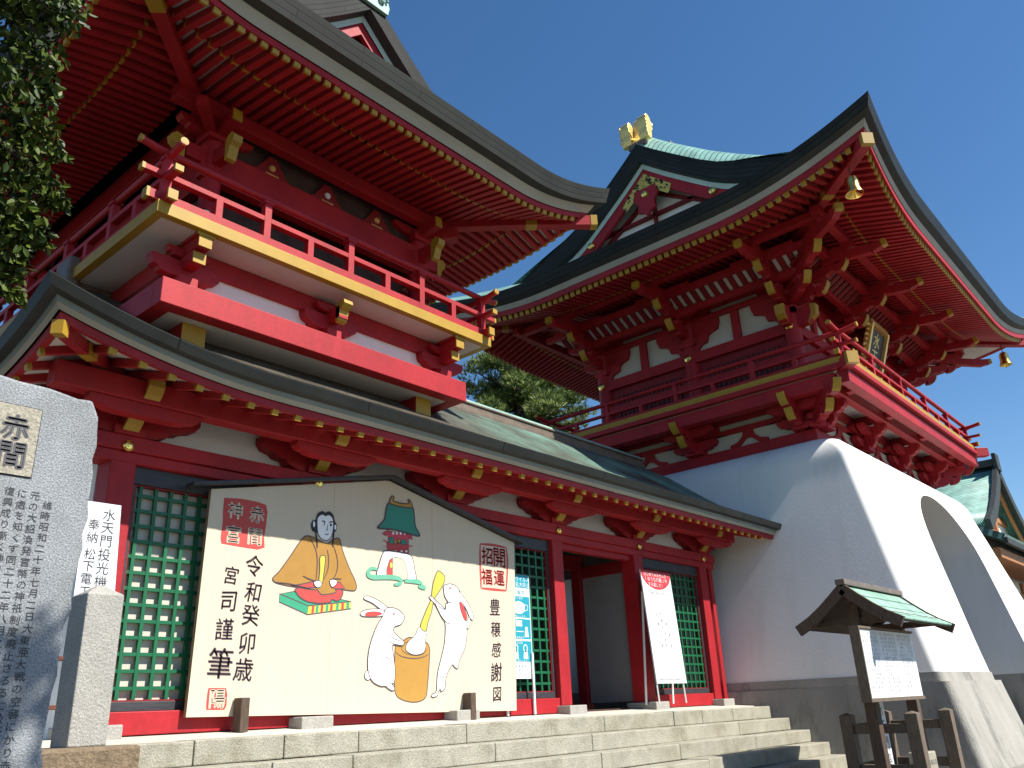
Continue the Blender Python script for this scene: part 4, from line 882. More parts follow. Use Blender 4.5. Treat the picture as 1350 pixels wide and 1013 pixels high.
# ================================================================ votive board
EMA = {'cushion':[('f','teal',[(5.08,1.283),(5.275,1.327),(5.63,1.313),(5.997,1.264),(5.436,1.184)],0.012,0),('f','teal',[(5.074,1.287),(5.436,1.186),(5.429,1.095),(5.077,1.204)],0.012,0),('f','yellow',[(5.436,1.186),(6.001,1.264),(6.0,1.187),(5.429,1.095)],0.012,0),('f','red',[(5.485,1.192),(5.515,1.196),(5.508,1.108),(5.478,1.103)],0,0),('f','teal',[(5.539,1.2),(5.57,1.204),(5.564,1.117),(5.533,1.112)],0,0),('f','red',[(5.6,1.208),(5.631,1.213),(5.625,1.127),(5.594,1.122)],0,0),('f','teal',[(5.667,1.218),(5.698,1.222),(5.693,1.138),(5.662,1.133)],0,0),('f','red',[(5.723,1.226),(5.754,1.23),(5.751,1.147),(5.719,1.142)],0,0),('f','teal',[(5.803,1.237),(5.835,1.241),(5.832,1.16),(5.8,1.155)],0,0),('f','red',[(5.872,1.246),(5.904,1.251),(5.902,1.171),(5.87,1.166)],0,0),('f','teal',[(5.942,1.256),(5.975,1.261),(5.973,1.183),(5.94,1.177)],0,0)],'figure':[('f','red',[(5.262,1.344),(5.285,1.304),(5.329,1.265),(5.425,1.229),(5.564,1.22),(5.714,1.237),(5.74,1.27),(5.813,1.257),(5.866,1.3),(5.882,1.373),(5.789,1.389),(5.538,1.399),(5.365,1.386)],0.012,1),('f','ochre',[(5.344,1.908),(5.413,1.923),(5.512,1.902),(5.644,1.868),(5.73,1.923),(5.813,1.94),(5.865,1.81),(5.966,1.624),(6.057,1.482),(6.068,1.409),(6.027,1.383),(5.9,1.385),(5.784,1.382),(5.787,1.348),(5.648,1.316),(5.591,1.317),(5.54,1.357),(5.435,1.358),(5.281,1.369),(5.13,1.38),(5.015,1.399),(4.983,1.44),(5.056,1.515),(5.178,1.681),(5.271,1.82)],0.012,1),('f','red',[(5.205,1.377),(5.347,1.406),(5.497,1.446),(5.528,1.413),(5.547,1.388),(5.434,1.37),(5.315,1.371)],0.012,0),('f','red',[(5.79,1.459),(5.837,1.465),(5.908,1.4),(5.807,1.387),(5.734,1.39)],0.012,0),('f','black',[(5.482,1.973),(5.432,2.007),(5.425,2.066),(5.452,2.104),(5.48,2.113),(5.503,2.181),(5.565,2.222),(5.61,2.21),(5.661,2.232),(5.714,2.2),(5.743,2.13),(5.767,2.095),(5.766,2.033),(5.741,2.004),(5.713,1.971)],0,1),('f','white',[(5.477,2.062),(5.476,2.048),(5.473,2.036),(5.468,2.029),(5.461,2.028),(5.455,2.033),(5.451,2.044),(5.449,2.058),(5.449,2.073),(5.453,2.085),(5.458,2.092),(5.464,2.092),(5.47,2.087),(5.475,2.076)],0,1),('f','white',[(5.763,2.064),(5.762,2.05),(5.759,2.039),(5.754,2.033),(5.748,2.032),(5.743,2.037),(5.739,2.047),(5.737,2.06),(5.738,2.074),(5.741,2.085),(5.746,2.091),(5.752,2.092),(5.757,2.087),(5.761,2.077)],0,1),('f','white',[(5.509,2.141),(5.562,2.182),(5.612,2.173),(5.653,2.19),(5.705,2.163),(5.722,2.097),(5.715,1.997),(5.683,1.928),(5.63,1.901),(5.565,1.915),(5.52,1.969),(5.504,2.068)],0.008,1),('l','black',[(5.486,1.984),(5.506,1.89),(5.517,1.803)],0.022),('l','black',[(5.733,2.014),(5.726,1.915),(5.722,1.837)],0.022),('l','ink',[(5.563,2.106),(5.6,2.108),(5.595,2.062)],0.016),('l','ink',[(5.659,2.104),(5.692,2.117),(5.714,2.117)],0.016),('l','ink',[(5.636,2.078),(5.642,2.023),(5.623,2.01)],0.01),('l','ink',[(5.612,1.974),(5.632,1.964),(5.663,1.978)],0.01),('l','ink',[(5.414,1.909),(5.491,1.8),(5.523,1.686),(5.525,1.57),(5.517,1.455)],0.012),('l','ink',[(5.652,1.802),(5.675,1.701),(5.668,1.583),(5.622,1.477)],0.01),('l','ink',[(5.733,1.856),(5.784,1.741),(5.798,1.624),(5.765,1.518),(5.703,1.477)],0.01),('l','ink',[(5.35,1.491),(5.429,1.465),(5.509,1.451)],0.012),('l','ink',[(5.703,1.481),(5.785,1.496),(5.858,1.499)],0.012),('l','ink',[(5.015,1.399),(5.196,1.395),(5.452,1.365)],0.009),('f','black',[(5.701,2.082),(5.699,2.075),(5.696,2.069),(5.69,2.065),(5.683,2.065),(5.677,2.067),(5.673,2.071),(5.671,2.078),(5.672,2.085),(5.676,2.09),(5.682,2.094),(5.689,2.095),(5.695,2.093),(5.699,2.088)],0,1),('f','yellow',[(5.555,1.697),(5.583,1.732),(5.62,1.725),(5.629,1.689),(5.615,1.549),(5.601,1.435),(5.557,1.441),(5.561,1.573)],0.01,1),('f','white',[(5.492,1.436),(5.552,1.457),(5.589,1.439),(5.583,1.4),(5.542,1.382),(5.506,1.402)],0.008,1),('f','white',[(5.7,1.469),(5.745,1.484),(5.795,1.469),(5.778,1.428),(5.734,1.402),(5.709,1.429)],0.008,1)],'gatepic':[('f','crimson',[(6.525,2.117),(6.859,2.116),(6.859,2.018),(6.527,1.98)],0.01,0),('f','crimson',[(6.432,2.073),(6.525,2.128),(6.557,2.113),(6.495,2.054)],0.008,0),('f','crimson',[(6.837,2.122),(6.903,2.105),(6.92,2.058),(6.859,2.067)],0.008,0),('f','red',[(6.507,1.978),(6.859,2.001),(6.855,1.879),(6.519,1.871)],0.01,0),('f','teal2',[(6.543,2.046),(6.613,2.05),(6.614,1.974),(6.548,1.973)],0.006,0),('f','teal2',[(6.739,2.037),(6.811,2.042),(6.811,1.983),(6.739,1.982)],0.006,0),('f','gold',[(6.669,2.003),(6.666,1.994),(6.659,1.987),(6.649,1.982),(6.638,1.98),(6.627,1.983),(6.62,1.989),(6.618,1.997),(6.62,2.006),(6.627,2.013),(6.637,2.018),(6.649,2.019),(6.659,2.017),(6.666,2.011)],0.005,1),('f','gold',[(6.726,2.019),(6.724,2.01),(6.717,2.001),(6.706,1.996),(6.695,1.995),(6.685,1.998),(6.677,2.004),(6.675,2.013),(6.677,2.023),(6.684,2.031),(6.695,2.036),(6.706,2.037),(6.716,2.034),(6.724,2.028)],0.005,1),('f','white',[(6.589,2.11),(6.623,2.111),(6.615,2.081),(6.598,2.082)],0,0),('f','white',[(6.646,2.117),(6.68,2.118),(6.672,2.088),(6.655,2.089)],0,0),('f','white',[(6.706,2.124),(6.741,2.125),(6.732,2.095),(6.715,2.096)],0,0),('f','white',[(6.771,2.132),(6.806,2.133),(6.797,2.103),(6.78,2.104)],0,0),('f','white',[(6.541,1.886),(6.579,1.887),(6.569,1.864),(6.55,1.865)],0,0),('f','white',[(6.625,1.895),(6.663,1.896),(6.653,1.872),(6.634,1.874)],0,0),('f','white',[(6.721,1.905),(6.759,1.906),(6.749,1.882),(6.729,1.883)],0,0),('f','white',[(6.796,1.913),(6.835,1.914),(6.824,1.89),(6.805,1.891)],0,0),('l','crimson',[(6.45,2.0),(6.517,1.979),(6.507,1.975)],0.014),('l','crimson',[(6.48,1.924),(6.859,1.969),(6.916,1.985)],0.014),('l','crimson',[(6.463,2.079),(6.537,2.065)],0.014),('l','crimson',[(6.507,1.946),(6.859,1.952)],0.014),('l','crimson',[(6.859,1.911),(6.872,1.913)],0.014),('f','teal2',[(6.536,2.45),(6.704,2.438),(6.902,2.454),(6.938,2.394),(6.961,2.229),(7.03,2.137),(6.992,2.112),(6.749,2.133),(6.61,2.144),(6.374,2.132),(6.389,2.164),(6.467,2.247),(6.482,2.331),(6.502,2.408)],0.02,1),('f','gold',[(6.548,2.456),(6.556,2.515),(6.586,2.551),(6.612,2.535),(6.599,2.493),(6.725,2.482),(6.835,2.491),(6.858,2.518),(6.835,2.539),(6.871,2.541),(6.898,2.499),(6.902,2.45),(6.704,2.438)],0.016,1),('f','white',[(6.366,1.581),(6.388,1.683),(6.413,1.763),(6.449,1.842),(6.498,1.877),(6.687,1.882),(6.859,1.868),(6.914,1.824),(6.947,1.701),(6.973,1.559),(6.817,1.575),(6.543,1.575)],0.012,1),('f','cream',[(6.513,1.573),(6.521,1.703),(6.566,1.786),(6.649,1.814),(6.747,1.802),(6.801,1.736),(6.817,1.57)],0.008,1),('f','red',[(6.508,1.582),(6.517,1.702),(6.545,1.773),(6.595,1.803),(6.597,1.584)],0.006,0),('f','yellow',[(6.598,1.718),(6.596,1.701),(6.589,1.687),(6.58,1.679),(6.57,1.678),(6.561,1.685),(6.554,1.697),(6.552,1.713),(6.554,1.73),(6.56,1.744),(6.569,1.752),(6.579,1.753),(6.589,1.746),(6.595,1.734)],0.005,1),('l','mint',[(6.363,1.65),(6.289,1.655),(6.24,1.623),(6.233,1.577),(6.301,1.555),(6.441,1.567),(6.606,1.577),(6.71,1.567),(6.732,1.532),(6.679,1.502),(6.623,1.501)],0.055),('l','mint',[(6.787,1.548),(6.903,1.557),(7.012,1.555),(7.056,1.525),(7.012,1.495)],0.055),('l','mint',[(7.034,1.496),(7.079,1.5),(7.132,1.491)],0.055)],'mortar':[('f','ochre2',[(6.655,0.788),(6.646,0.656),(6.645,0.424),(6.664,0.295),(6.741,0.234),(6.904,0.199),(7.05,0.209),(7.131,0.259),(7.158,0.391),(7.186,0.632),(7.194,0.777),(7.162,0.845),(7.075,0.877),(6.914,0.907),(6.84,0.9),(6.768,0.865),(6.685,0.826)],0.012,1),('f','ochre2',[(6.751,0.79),(6.779,0.746),(6.862,0.718),(6.988,0.708),(7.096,0.734),(7.129,0.791),(7.075,0.851),(6.925,0.872),(6.82,0.851)],0.008,1),('l','ink',[(6.66,0.744),(6.738,0.698),(6.904,0.674),(7.063,0.686),(7.172,0.723)],0.012)],'mallet':[('f','white',[(7.022,1.029),(7.141,0.991),(7.119,0.89),(7.122,0.798),(7.074,0.736),(6.946,0.716),(6.841,0.747),(6.809,0.791),(6.861,0.868),(6.957,0.931)],0.008,1),('f','yellow',[(7.318,1.692),(7.365,1.716),(7.457,1.654),(7.432,1.561),(7.349,1.457),(7.279,1.378),(7.252,1.32),(7.221,1.207),(7.164,1.086),(7.137,0.996),(7.087,0.989),(7.043,1.039),(7.094,1.153),(7.157,1.263),(7.211,1.349),(7.23,1.431),(7.259,1.564)],0.01,1)],'rabbit_sit':[('f','white',[(6.302,0.489),(6.298,0.468),(6.286,0.452),(6.268,0.442),(6.247,0.443),(6.229,0.452),(6.216,0.468),(6.211,0.489),(6.215,0.509),(6.227,0.526),(6.245,0.535),(6.265,0.535),(6.284,0.526),(6.297,0.51)],0.008,1),('f','white',[(6.459,1.135),(6.33,1.117),(6.175,1.114),(6.132,1.142),(6.193,1.181),(6.328,1.201),(6.472,1.198)],0.009,1),('f','red',[(6.443,1.144),(6.33,1.12),(6.214,1.117),(6.198,1.137),(6.232,1.162),(6.329,1.176),(6.428,1.169)],0,1),('f','white',[(6.448,1.197),(6.307,1.264),(6.189,1.299),(6.181,1.323),(6.208,1.337),(6.276,1.334),(6.406,1.292),(6.487,1.252),(6.538,1.217)],0.009,1),('f','white',[(6.508,1.218),(6.453,1.123),(6.372,1.015),(6.301,0.867),(6.262,0.736),(6.252,0.594),(6.277,0.482),(6.346,0.411),(6.443,0.376),(6.505,0.375),(6.531,0.361),(6.6,0.327),(6.64,0.335),(6.635,0.367),(6.595,0.403),(6.635,0.41),(6.648,0.539),(6.626,0.685),(6.606,0.813),(6.737,0.812),(6.782,0.836),(6.767,0.868),(6.685,0.915),(6.623,0.965),(6.622,1.003),(6.653,1.026),(6.735,1.052),(6.787,1.131),(6.734,1.189),(6.651,1.223),(6.579,1.228)],0.011,1),('f','red',[(6.637,1.162),(6.636,1.155),(6.632,1.149),(6.626,1.146),(6.62,1.146),(6.614,1.149),(6.61,1.154),(6.608,1.16),(6.61,1.167),(6.614,1.172),(6.619,1.175),(6.626,1.176),(6.631,1.173),(6.636,1.168)],0,1),('l','ink',[(6.677,1.076),(6.714,1.101)],0.009),('l','ink',[(6.689,1.073),(6.718,1.09)],0.009),('l','ink',[(6.542,0.948),(6.609,0.893),(6.757,0.856)],0.009),('l','ink',[(6.519,0.873),(6.614,0.831),(6.737,0.819)],0.009),('l','ink',[(6.434,0.65),(6.492,0.686),(6.56,0.657),(6.605,0.582),(6.611,0.41)],0.009),('l','ink',[(6.52,0.439),(6.531,0.361)],0.009)],'rabbit_stand':[('f','white',[(7.766,1.136),(7.838,1.139),(7.884,1.191),(7.874,1.058),(7.835,1.05)],0.008,1),('f','white',[(7.453,1.09),(7.379,1.183),(7.279,1.313),(7.189,1.38),(7.23,1.399),(7.347,1.325),(7.461,1.259),(7.467,1.316),(7.51,1.343),(7.453,1.413),(7.436,1.494),(7.439,1.543),(7.538,1.571),(7.633,1.558),(7.728,1.481),(7.784,1.351),(7.824,1.073),(7.822,0.942),(7.779,0.796),(7.685,0.66),(7.659,0.566),(7.597,0.589),(7.567,0.612),(7.492,0.534),(7.445,0.435),(7.432,0.344),(7.371,0.307),(7.354,0.337),(7.32,0.3),(7.309,0.267),(7.254,0.246),(7.211,0.257),(7.226,0.279),(7.294,0.315),(7.317,0.511),(7.394,0.726),(7.442,0.884)],0.011,1),('f','white',[(7.699,1.496),(7.775,1.434),(7.846,1.372),(7.928,1.259),(7.953,1.194),(7.937,1.15),(7.889,1.183),(7.842,1.263),(7.772,1.35)],0.009,1),('f','red',[(7.705,1.363),(7.753,1.349),(7.806,1.269),(7.835,1.188),(7.809,1.134),(7.76,1.185),(7.717,1.281)],0.006,1),('f','red',[(7.561,1.519),(7.559,1.512),(7.554,1.506),(7.547,1.502),(7.54,1.502),(7.533,1.504),(7.529,1.51),(7.527,1.517),(7.529,1.524),(7.534,1.53),(7.541,1.534),(7.548,1.535),(7.555,1.532),(7.559,1.526)],0,1),('l','ink',[(7.477,1.456),(7.522,1.388)],0.009),('l','ink',[(7.5,1.462),(7.539,1.402)],0.009),('l','ink',[(7.248,1.376),(7.381,1.276),(7.457,1.254)],0.009),('l','ink',[(7.283,1.325),(7.39,1.167),(7.449,1.119),(7.504,1.092),(7.563,1.106)],0.009),('l','ink',[(7.506,0.619),(7.424,0.496),(7.365,0.337)],0.009),('l','ink',[(7.463,1.34),(7.533,1.345),(7.585,1.359)],0.009)],'text_date':[('令',4.758,1.543,0.216),('和',4.765,1.282,0.193),('癸',4.757,1.057,0.208),('卯',4.739,0.789,0.198),('歳',4.72,0.544,0.215)],'text_priest':[('宮',4.509,1.428,0.173),('司',4.5,1.174,0.187),('謹',4.481,0.912,0.2),('筆',4.465,0.6,0.275)],'text_harvest':[('豊',8.373,1.338,0.208),('穣',8.376,1.052,0.195),('感',8.375,0.8,0.183),('謝',8.361,0.528,0.221),('図',8.359,0.261,0.168)],'seal_shrine':[('f','red',[(4.361,2.189),(4.556,2.209),(4.746,2.205),(4.848,2.187),(4.873,2.116),(4.865,1.958),(4.851,1.843),(4.865,1.74),(4.784,1.71),(4.582,1.716),(4.371,1.727),(4.358,1.786),(4.368,1.922),(4.36,2.072)],0,0)],'seal_shrine_t':[('赤',4.749,2.07,0.168),('神',4.498,2.077,0.165),('宮',4.496,1.836,0.176),('間',4.743,1.837,0.165)],'seal_luck':[('l','red',[(8.123,2.138),(8.394,2.153),(8.646,2.144)],0.035),('l','red',[(8.646,2.144),(8.66,1.925),(8.61,1.565)],0.035),('l','red',[(8.61,1.565),(8.363,1.562),(8.129,1.562)],0.035),('l','red',[(8.119,1.561),(8.116,1.839),(8.123,2.138)],0.035)],'seal_luck_t':[('開',8.499,1.992,0.246),('運',8.479,1.72,0.205),('招',8.258,1.995,0.216),('福',8.235,1.718,0.203)],'seal_small':[('f','red',[(4.364,0.379),(4.544,0.377),(4.563,0.324),(4.563,0.216),(4.543,0.184),(4.361,0.187),(4.354,0.233),(4.356,0.327)],0,0)],'seal_small_t':[('陽',4.465,0.281,0.16)]}
EK = 1.0263157894736843

VB = thing('votive_board', 'huge cream votive board with a seated courtier, a gate and two rabbits pounding rice', 'votive board', (6.45, -.4, 0))
YF = -.20
alltxt = '令和癸卯歳宮司謹筆豊穣感謝図赤神宮間開運招福陽'
load_glyphs(alltxt)
outline = [(4.275, .133), (8.951, .059), (9.054, 2.288), (6.709, 2.804), (4.328, 2.314)]
mb = MB(); mb.prism([(x, YF, z) for x, z in outline], (0, .05, 0)); vb = mb.build('board_panel', [BOARD], VB)
vb.data.materials.append(EDGEW)
for p in vb.data.polygons:
    if abs(p.normal.y) < .5: p.material_index = 1
mb = MB()
for x, za, zb in ((5.878, .1, 2.62), (7.44, .08, 2.63)): MB().box(x - .0012, x + .0012, YF - .0006, YF + .01, za, zb).build('panel_seam', EDGEW, vb)
mb = MB()
for a, b in (((6.709, 2.845), (4.08, 2.318)), ((6.709, 2.845), (9.175, 2.296))):
    d = Vector((b[0] - a[0], 0, b[1] - a[1])).normalized(); nrm = Vector((-d.z, 0, d.x)); nrm = nrm if nrm.z > 0 else -nrm
    A, B = Vector((a[0], YF - .10, a[1])), Vector((b[0], YF - .10, b[1]))
    q = [A - nrm * .022, B - nrm * .022, B + nrm * .018, A + nrm * .018]
    mb.prism(q, (0, .16, 0))
mb.build('board_roof', LACQ, VB, bevel=.006)
for x in (4.80, 7.98):
    boxpart('support_post', WOOD, VB, (x - .046, x + .046, YF - .15, YF - .012, -.02, .29), .006)
def paint(name, ops, layer=0, parent=vb):
    mb = MB(); cols = []; y = YF - .0008 - layer * .2
    def ci(c):
        if c not in cols: cols.append(c)
        return cols.index(c)
    for kind, c, p, wd, *sm in ops:
        y -= .00022
        if kind == 'f':
            sp_ = smooth_poly(p) if (sm and sm[0]) else [tuple(q) for q in p]
            mb.add([(x, y, z) for x, z in sp_], [list(range(len(sp_)))], ci(c))
            if wd: y -= .00022; ribbon(mb, sp_, wd, y, ci('ink'), True)
        else: ribbon(mb, smooth_poly(p, False) if len(p) > 2 else [tuple(q) for q in p], wd, y, ci(c))
    mb.v = [(x * EK, q, (z - .06) * EK + .06) for x, q, z in mb.v]
    return mb.build(name, [PC[c] for c in cols], parent)
# build() recalculates normals only; flat paint needs no thickness
o = paint('painted_cushion', EMA['cushion']); paint('painted_courtier', EMA['figure'], .016); paint('painted_gate', EMA['gatepic'])
paint('painted_rabbit', EMA['rabbit_sit'], .03); paint('painted_rabbit', EMA['rabbit_stand'], .03); paint('painted_mortar', EMA['mortar']); paint('painted_mallet', EMA['mallet'], .02)
def calli(name, items, mi_mat, y, bold=0, jit=.06, fit=True):
    mb = MB()
    for c, x, z, s_ in items:
        ro, sh = rnd.uniform(-jit, jit), rnd.uniform(.03, .16)
        for q in (-2, -1, 0, 1, 2): put(mb, c, x * EK + q * .007 * s_, (z - .06) * EK + .06 - q * .009 * s_, y - abs(q) * .00012, s_ * EK, fit=fit, rot=ro, shear=sh, xs=.93)
    return mb.build(name, mi_mat, vb)
for k in ('text_date', 'text_priest', 'text_harvest'): calli('calligraphy', EMA[k], PC['ink'], YF - .0012)
def seal(key, tm):
    o = paint('red_seal', EMA[key]); mb = MB()
    for c, x, z, s_ in EMA[key + '_t']:
        for dx, dz in ((0, 0), (.006, 0), (-.006, 0), (0, .006), (0, -.006)): put(mb, c, x * EK + dx, (z - .06) * EK + .06 + dz, YF - .0022 - abs(dx) * .02, s_ * EK, fit=True)
    q = mb.build('seal_characters', tm, o); return o
seal('seal_shrine', BOARD); seal('seal_luck', PC['red']); seal('seal_small', BOARD)

# ================================================================ donation sign behind the stone post
load_glyphs('水天門投光機器一式奉納松下電工株式会社')
DS = thing('donation_sign', 'tall white board with black vertical lettering behind the short granite post', 'sign', (2.66, -1.6, -.05))
Dd = 6.4; yD = Dd - 8
mb = MB(); mb.prism([(x, yD, z) for x, z in ((2.56, .80), (2.86, .80), (2.815, 1.66), (2.555, 1.66))], (0, .03, 0)); mb.build('sign_panel', PAPER, DS)
mb = MB(); column(mb, '水天門投光機器一式', 2.735, 1.575, yD - .002, .098, 1.02, xs=1.0); column(mb, '奉納', 2.63, 1.49, yD - .002, .088, 1.08); column(mb, '松下電工株式会社', 2.63, 1.27, yD - .002, .088, 1.02); mb.build('sign_lettering', INK, DS)
boxpart('sign_pole', WOOD, DS, [(2.58, 2.64, yD + .031, yD + .09, -.05, 1.6), (2.76, 2.81, yD + .031, yD + .09, -.05, 1.6)], .004)
boxpart('rusty_clamp', RUST, DS, [(2.42, 2.66, yD - .02, yD + .03, .52, .55), (2.40, 2.66, yD - .02, yD + .03, .20, .23)], .004)

# ================================================================ stone monument
load_glyphs('赤間維時昭和二十年七月日大東亜戦の空襲にかり神宮は殿其他焼失すの元渙発官幣祇制度廃止さるるに及び氏子なき當社会復興成り漸く聖雨露を凌八之責庵院議員等相図寄進')
MN = thing('stone_monument', 'large grey speckled granite monument with engraved text and a carved plaque', 'monument', (.6, -5, -1.12))
def rough_slab():
    mb = MB(); ol = []
    n = 44
    for k in range(n): t = k / n; ol.append((1.19 - .02 * math.sin(t * 5) + rnd.uniform(-.010, .010), -1.13 + t * 2.30))
    for k in range(30): t = k / 30; ol.append((1.17 - t * 1.5, 1.175 - .02 * t + .05 * math.sin(t * 2.6) + rnd.uniform(-.007, .007)))
    for k in range(20): t = k / 20; ol.append((-.33 - .03 * math.sin(t * 4) + rnd.uniform(-.01, .01), 1.15 - t * 2.28))
    mb.prism([(x, -5.0, z) for x, z in ol], (0, .26, 0))
    return mb.build('monument_slab', GRANM, MN, bevel=.012)
ms = rough_slab()
mb = MB(); mb.box(.42, 1.005, -5.002, -4.99, .855, 1.11); 
px0, px1, pz0, pz1 = .62, 1.004, .86, 1.098
mb = MB(); mb.box(px0, px1, -5.006, -4.99, pz0, pz1); pq = mb.build('carved_plaque', PLAQ, ms)
mb = MB(); mb.box(px0 - .004, px1 + .004, -5.0015, -4.99, pz0 - .004, pz0); mb.box(px0 - .004, px1 + .004, -5.0015, -4.99, pz1, pz1 + .004); mb.box(px1, px1 + .004, -5.0015, -4.99, pz0, pz1); mb.build('plaque_joint', INK, ms)
mb = MB()
for c, x, z in (('赤', .931, 1.021), ('間', .934, .925)):
    for dx, dz in ((0, 0), (.003, 0), (-.003, 0), (0, .003), (0, -.003)): put(mb, c, x + dx, z + dz, -5.0075 - abs(dx) * .1, .085, fit=True)
mb.build('plaque_lettering', CARVE, pq)
cols_ = ['維時昭和二十年七月二日大東亜大戦の空襲にかり赤間神宮は神殿其他焼失す', '元の大詔渙発官幣の神祇制度廃止さるるに及び氏子なき當神社会', 'に處を知くす同二十二年八月之責庵院議員等相図り寄進', '復興成り漸く神聖雨露を凌く', 'さ情むす復興の図を漸く成す神宮', '昭和二十年焼失の神殿其他', '大戦の空襲に及び聖雨露']
load_glyphs(''.join(cols_))
for i, tx in enumerate(cols_):
    mb = MB(); column(mb, tx, 1.07 - i * .040, (.775, .80, .802, .805, .79, .79, .80)[i], -5.0015, .031, 1.18, xs=1.05, jit=.06); mb.build('engraved_text', INK, ms)

# ================================================================ poster boards
load_glyphs('はじめてみませんか、「ゆうな舞」やするよさこ楽神社習い！教室ご案内のお知らせ開催日時場所参加費申込先電話赤間宮社務所十月火水木金土小中学生一般コロナウイルス感染症拡大防止対策実施中マスク着用をお願いします密集手指消毒')
PB = thing('poster_stand', 'tall white standing poster with red half circle top in front of the right lattice', 'poster stand', (12.5, -.4, 0))
def PP(a, b):  # local 0..1 across, 0..1 up, leaning back
    return Vector((12.03 + a * .92 + .06 * (1 - b), -.44 + .07 * b, .36 + 1.80 * b))
mb = MB(); N = Vector((0, -.9992, -.039)); mb.add([PP(0, 0), PP(1, 0), PP(1, 1), PP(0, 1)] + [p - N * .02 for p in (PP(0, 0), PP(1, 0), PP(1, 1), PP(0, 1))], [(0, 1, 2, 3), (4, 7, 6, 5), (0, 4, 5, 1), (1, 5, 6, 2), (2, 6, 7, 3), (3, 7, 4, 0)]); mb.build('poster_panel', PAPER, PB)
arc = [(0, 1), (1, 1)] + [(.5 + .5 * math.cos(t), .985 - .155 * math.sin(t) - .0) for t in [math.pi * k / 24 for k in range(25)]]
mb = MB(); mb.add([PP(min(1, max(0, a)), min(1, b)) + N * .0015 for a, b in arc], [list(range(len(arc)))]); mb.build('red_half_circle', SIGNRED, PB)
def ppt(mb, txt, a, b, s_, dx, dy, vertical=False, gap=1.05):
    for i, ch in enumerate(txt):
        if ch not in GL: continue
        vs, fs, e = GL[ch]; ca, cb = (a, b - i * s_ * gap / 1.80) if vertical else (a + i * s_ * gap / .92, b)
        mb.add([PP(ca + x * s_ / .92, cb + y * s_ / 1.80) + N * .003 for x, y in vs], fs)
mb = MB(); ppt(mb, 'はじめてみませんか、', .13, .965, .075, 1, 0); ppt(mb, '「ゆうなの舞」や', .14, .92, .085, 1, 0); ppt(mb, 'する楽しさ！', .24, .872, .075, 1, 0); mb.build('poster_lettering', PAPER, PB)
mb = MB(); ppt(mb, '教室ご案内のお知らせ', .26, .795, .05, 1, 0)
for a, b in ((.28, .735), (.42, .735), (.56, .735)): ppt(mb, '土日時', a, b, .03, 0, 1, True, 1.2)
for k, a in enumerate((.80, .87, .93)): ppt(mb, '開催日時場所参加費申込先電話赤間神宮社務所'[k:], a, .80 - .03 * k, .035, 0, 1, True, 1.35)
for k, a in enumerate((.10, .17)): ppt(mb, '小中学生一般参加費申込先電話', a, .68 - .1 * k, .036, 0, 1, True, 1.6)
for k, a in enumerate((.3, .4, .5, .6, .7)): ppt(mb, '案内申込'[: 4], a, .22 - .01 * k, .03, 0, 1, True, 1.5)
ppt(mb, '赤間神宮社務所電話申込先開催場所', .10, .035, .04, 1, 0); mb.build('poster_lettering', GREYINK, PB)
mb = MB()
for a, b, c in ((.33, .60, '火'), (.47, .605, '天'), (.62, .60, '人'), (.47, .55, '由'), (.33, .515, '見'), (.62, .52, '米'), (.46, .49, '土'), (.52, .435, '文'), (.38, .415, '三'), (.66, .42, '京'), (.5, .375, '木'), (.36, .325, '安'), (.5, .328, '子'), (.66, .328, '志')): 
    load_glyphs(c); ppt(mb, c, a, b, .055, 1, 0)
mb.build('poster_lettering', INK, PB)
mb = MB()
for a in (.04, .93): mb.beam(PP(a, -.17) - N * .03, PP(a, .3) - N * .03, .035, .02)
for a in (.04, .93): mb.beam(Vector(PP(a, -.17)) + Vector((0, .28, 0)), PP(a, .8) - N * .05, .03, .02)
mb.build('stand_leg', METALW, PB)
BP_ = thing('notice_poster', 'narrow aqua and white mask notice on a white stand beside the votive board', 'notice', (9.1, -.13, 0))
bx, by = 8.80, -.13; bw = .62; bz0, bz1 = .46, 1.86
boxpart('poster_panel', PAPER, BP_, (bx, bx + bw, by, by + .015, bz0, bz1), 0)
mb = MB(); yq = by - .0012
for za, zb in ((1.68, 1.858), (1.27, 1.56), (.98, 1.25), (.68, .955)): mb.add([(bx + .02, yq, za), (bx + bw - .015, yq, za), (bx + bw - .015, yq, zb), (bx + .02, yq, zb)], [(0, 1, 2, 3)])
mb.build('aqua_panel', AQUA, BP_)
mb = MB(); y2 = by - .0024; c_ = bx + bw * .60
for i, ch in enumerate('コロナウイルス'): put(mb, ch, bx + .12 + i * .078, 1.80, y2, .075)
for i, ch in enumerate('感染症拡大防止'): put(mb, ch, bx + .12 + i * .078, 1.725, y2, .072)
def ppoly(pts, z): mb.add([(c_ + a, y2, z + b) for a, b in pts], [list(range(len(pts)))])
ppoly([(-.13, .04), (-.06, .07), (0, .085), (.06, .07), (.13, .04), (.12, -.05), (.05, -.09), (-.05, -.09), (-.12, -.05)], 1.41)
ribbon(mb, [(c_ + .13, 1.45), (c_ + .19, 1.44), (c_ + .18, 1.38), (c_ + .12, 1.36)], .012, y2, 0); ribbon(mb, [(c_ - .13, 1.45), (c_ - .19, 1.44), (c_ - .18, 1.38), (c_ - .12, 1.36)], .012, y2, 0)
ppoly([(-.08, .02), (.05, .02), (.05, .10), (-.08, .10)], 1.13)
for sx in (-.14, .14): ppoly([(sx + .03 * math.cos(t), .02 + .03 * math.sin(t)) for t in [k * .6 for k in range(10)]], 1.10); ppoly([(sx - .045, -.09), (sx + .045, -.09), (sx + .03, .0), (sx - .03, .0)], 1.10)
ribbon(mb, [(c_ - .08, 1.08), (c_, 1.08), (c_ + .08, 1.08)], .014, y2, 0)
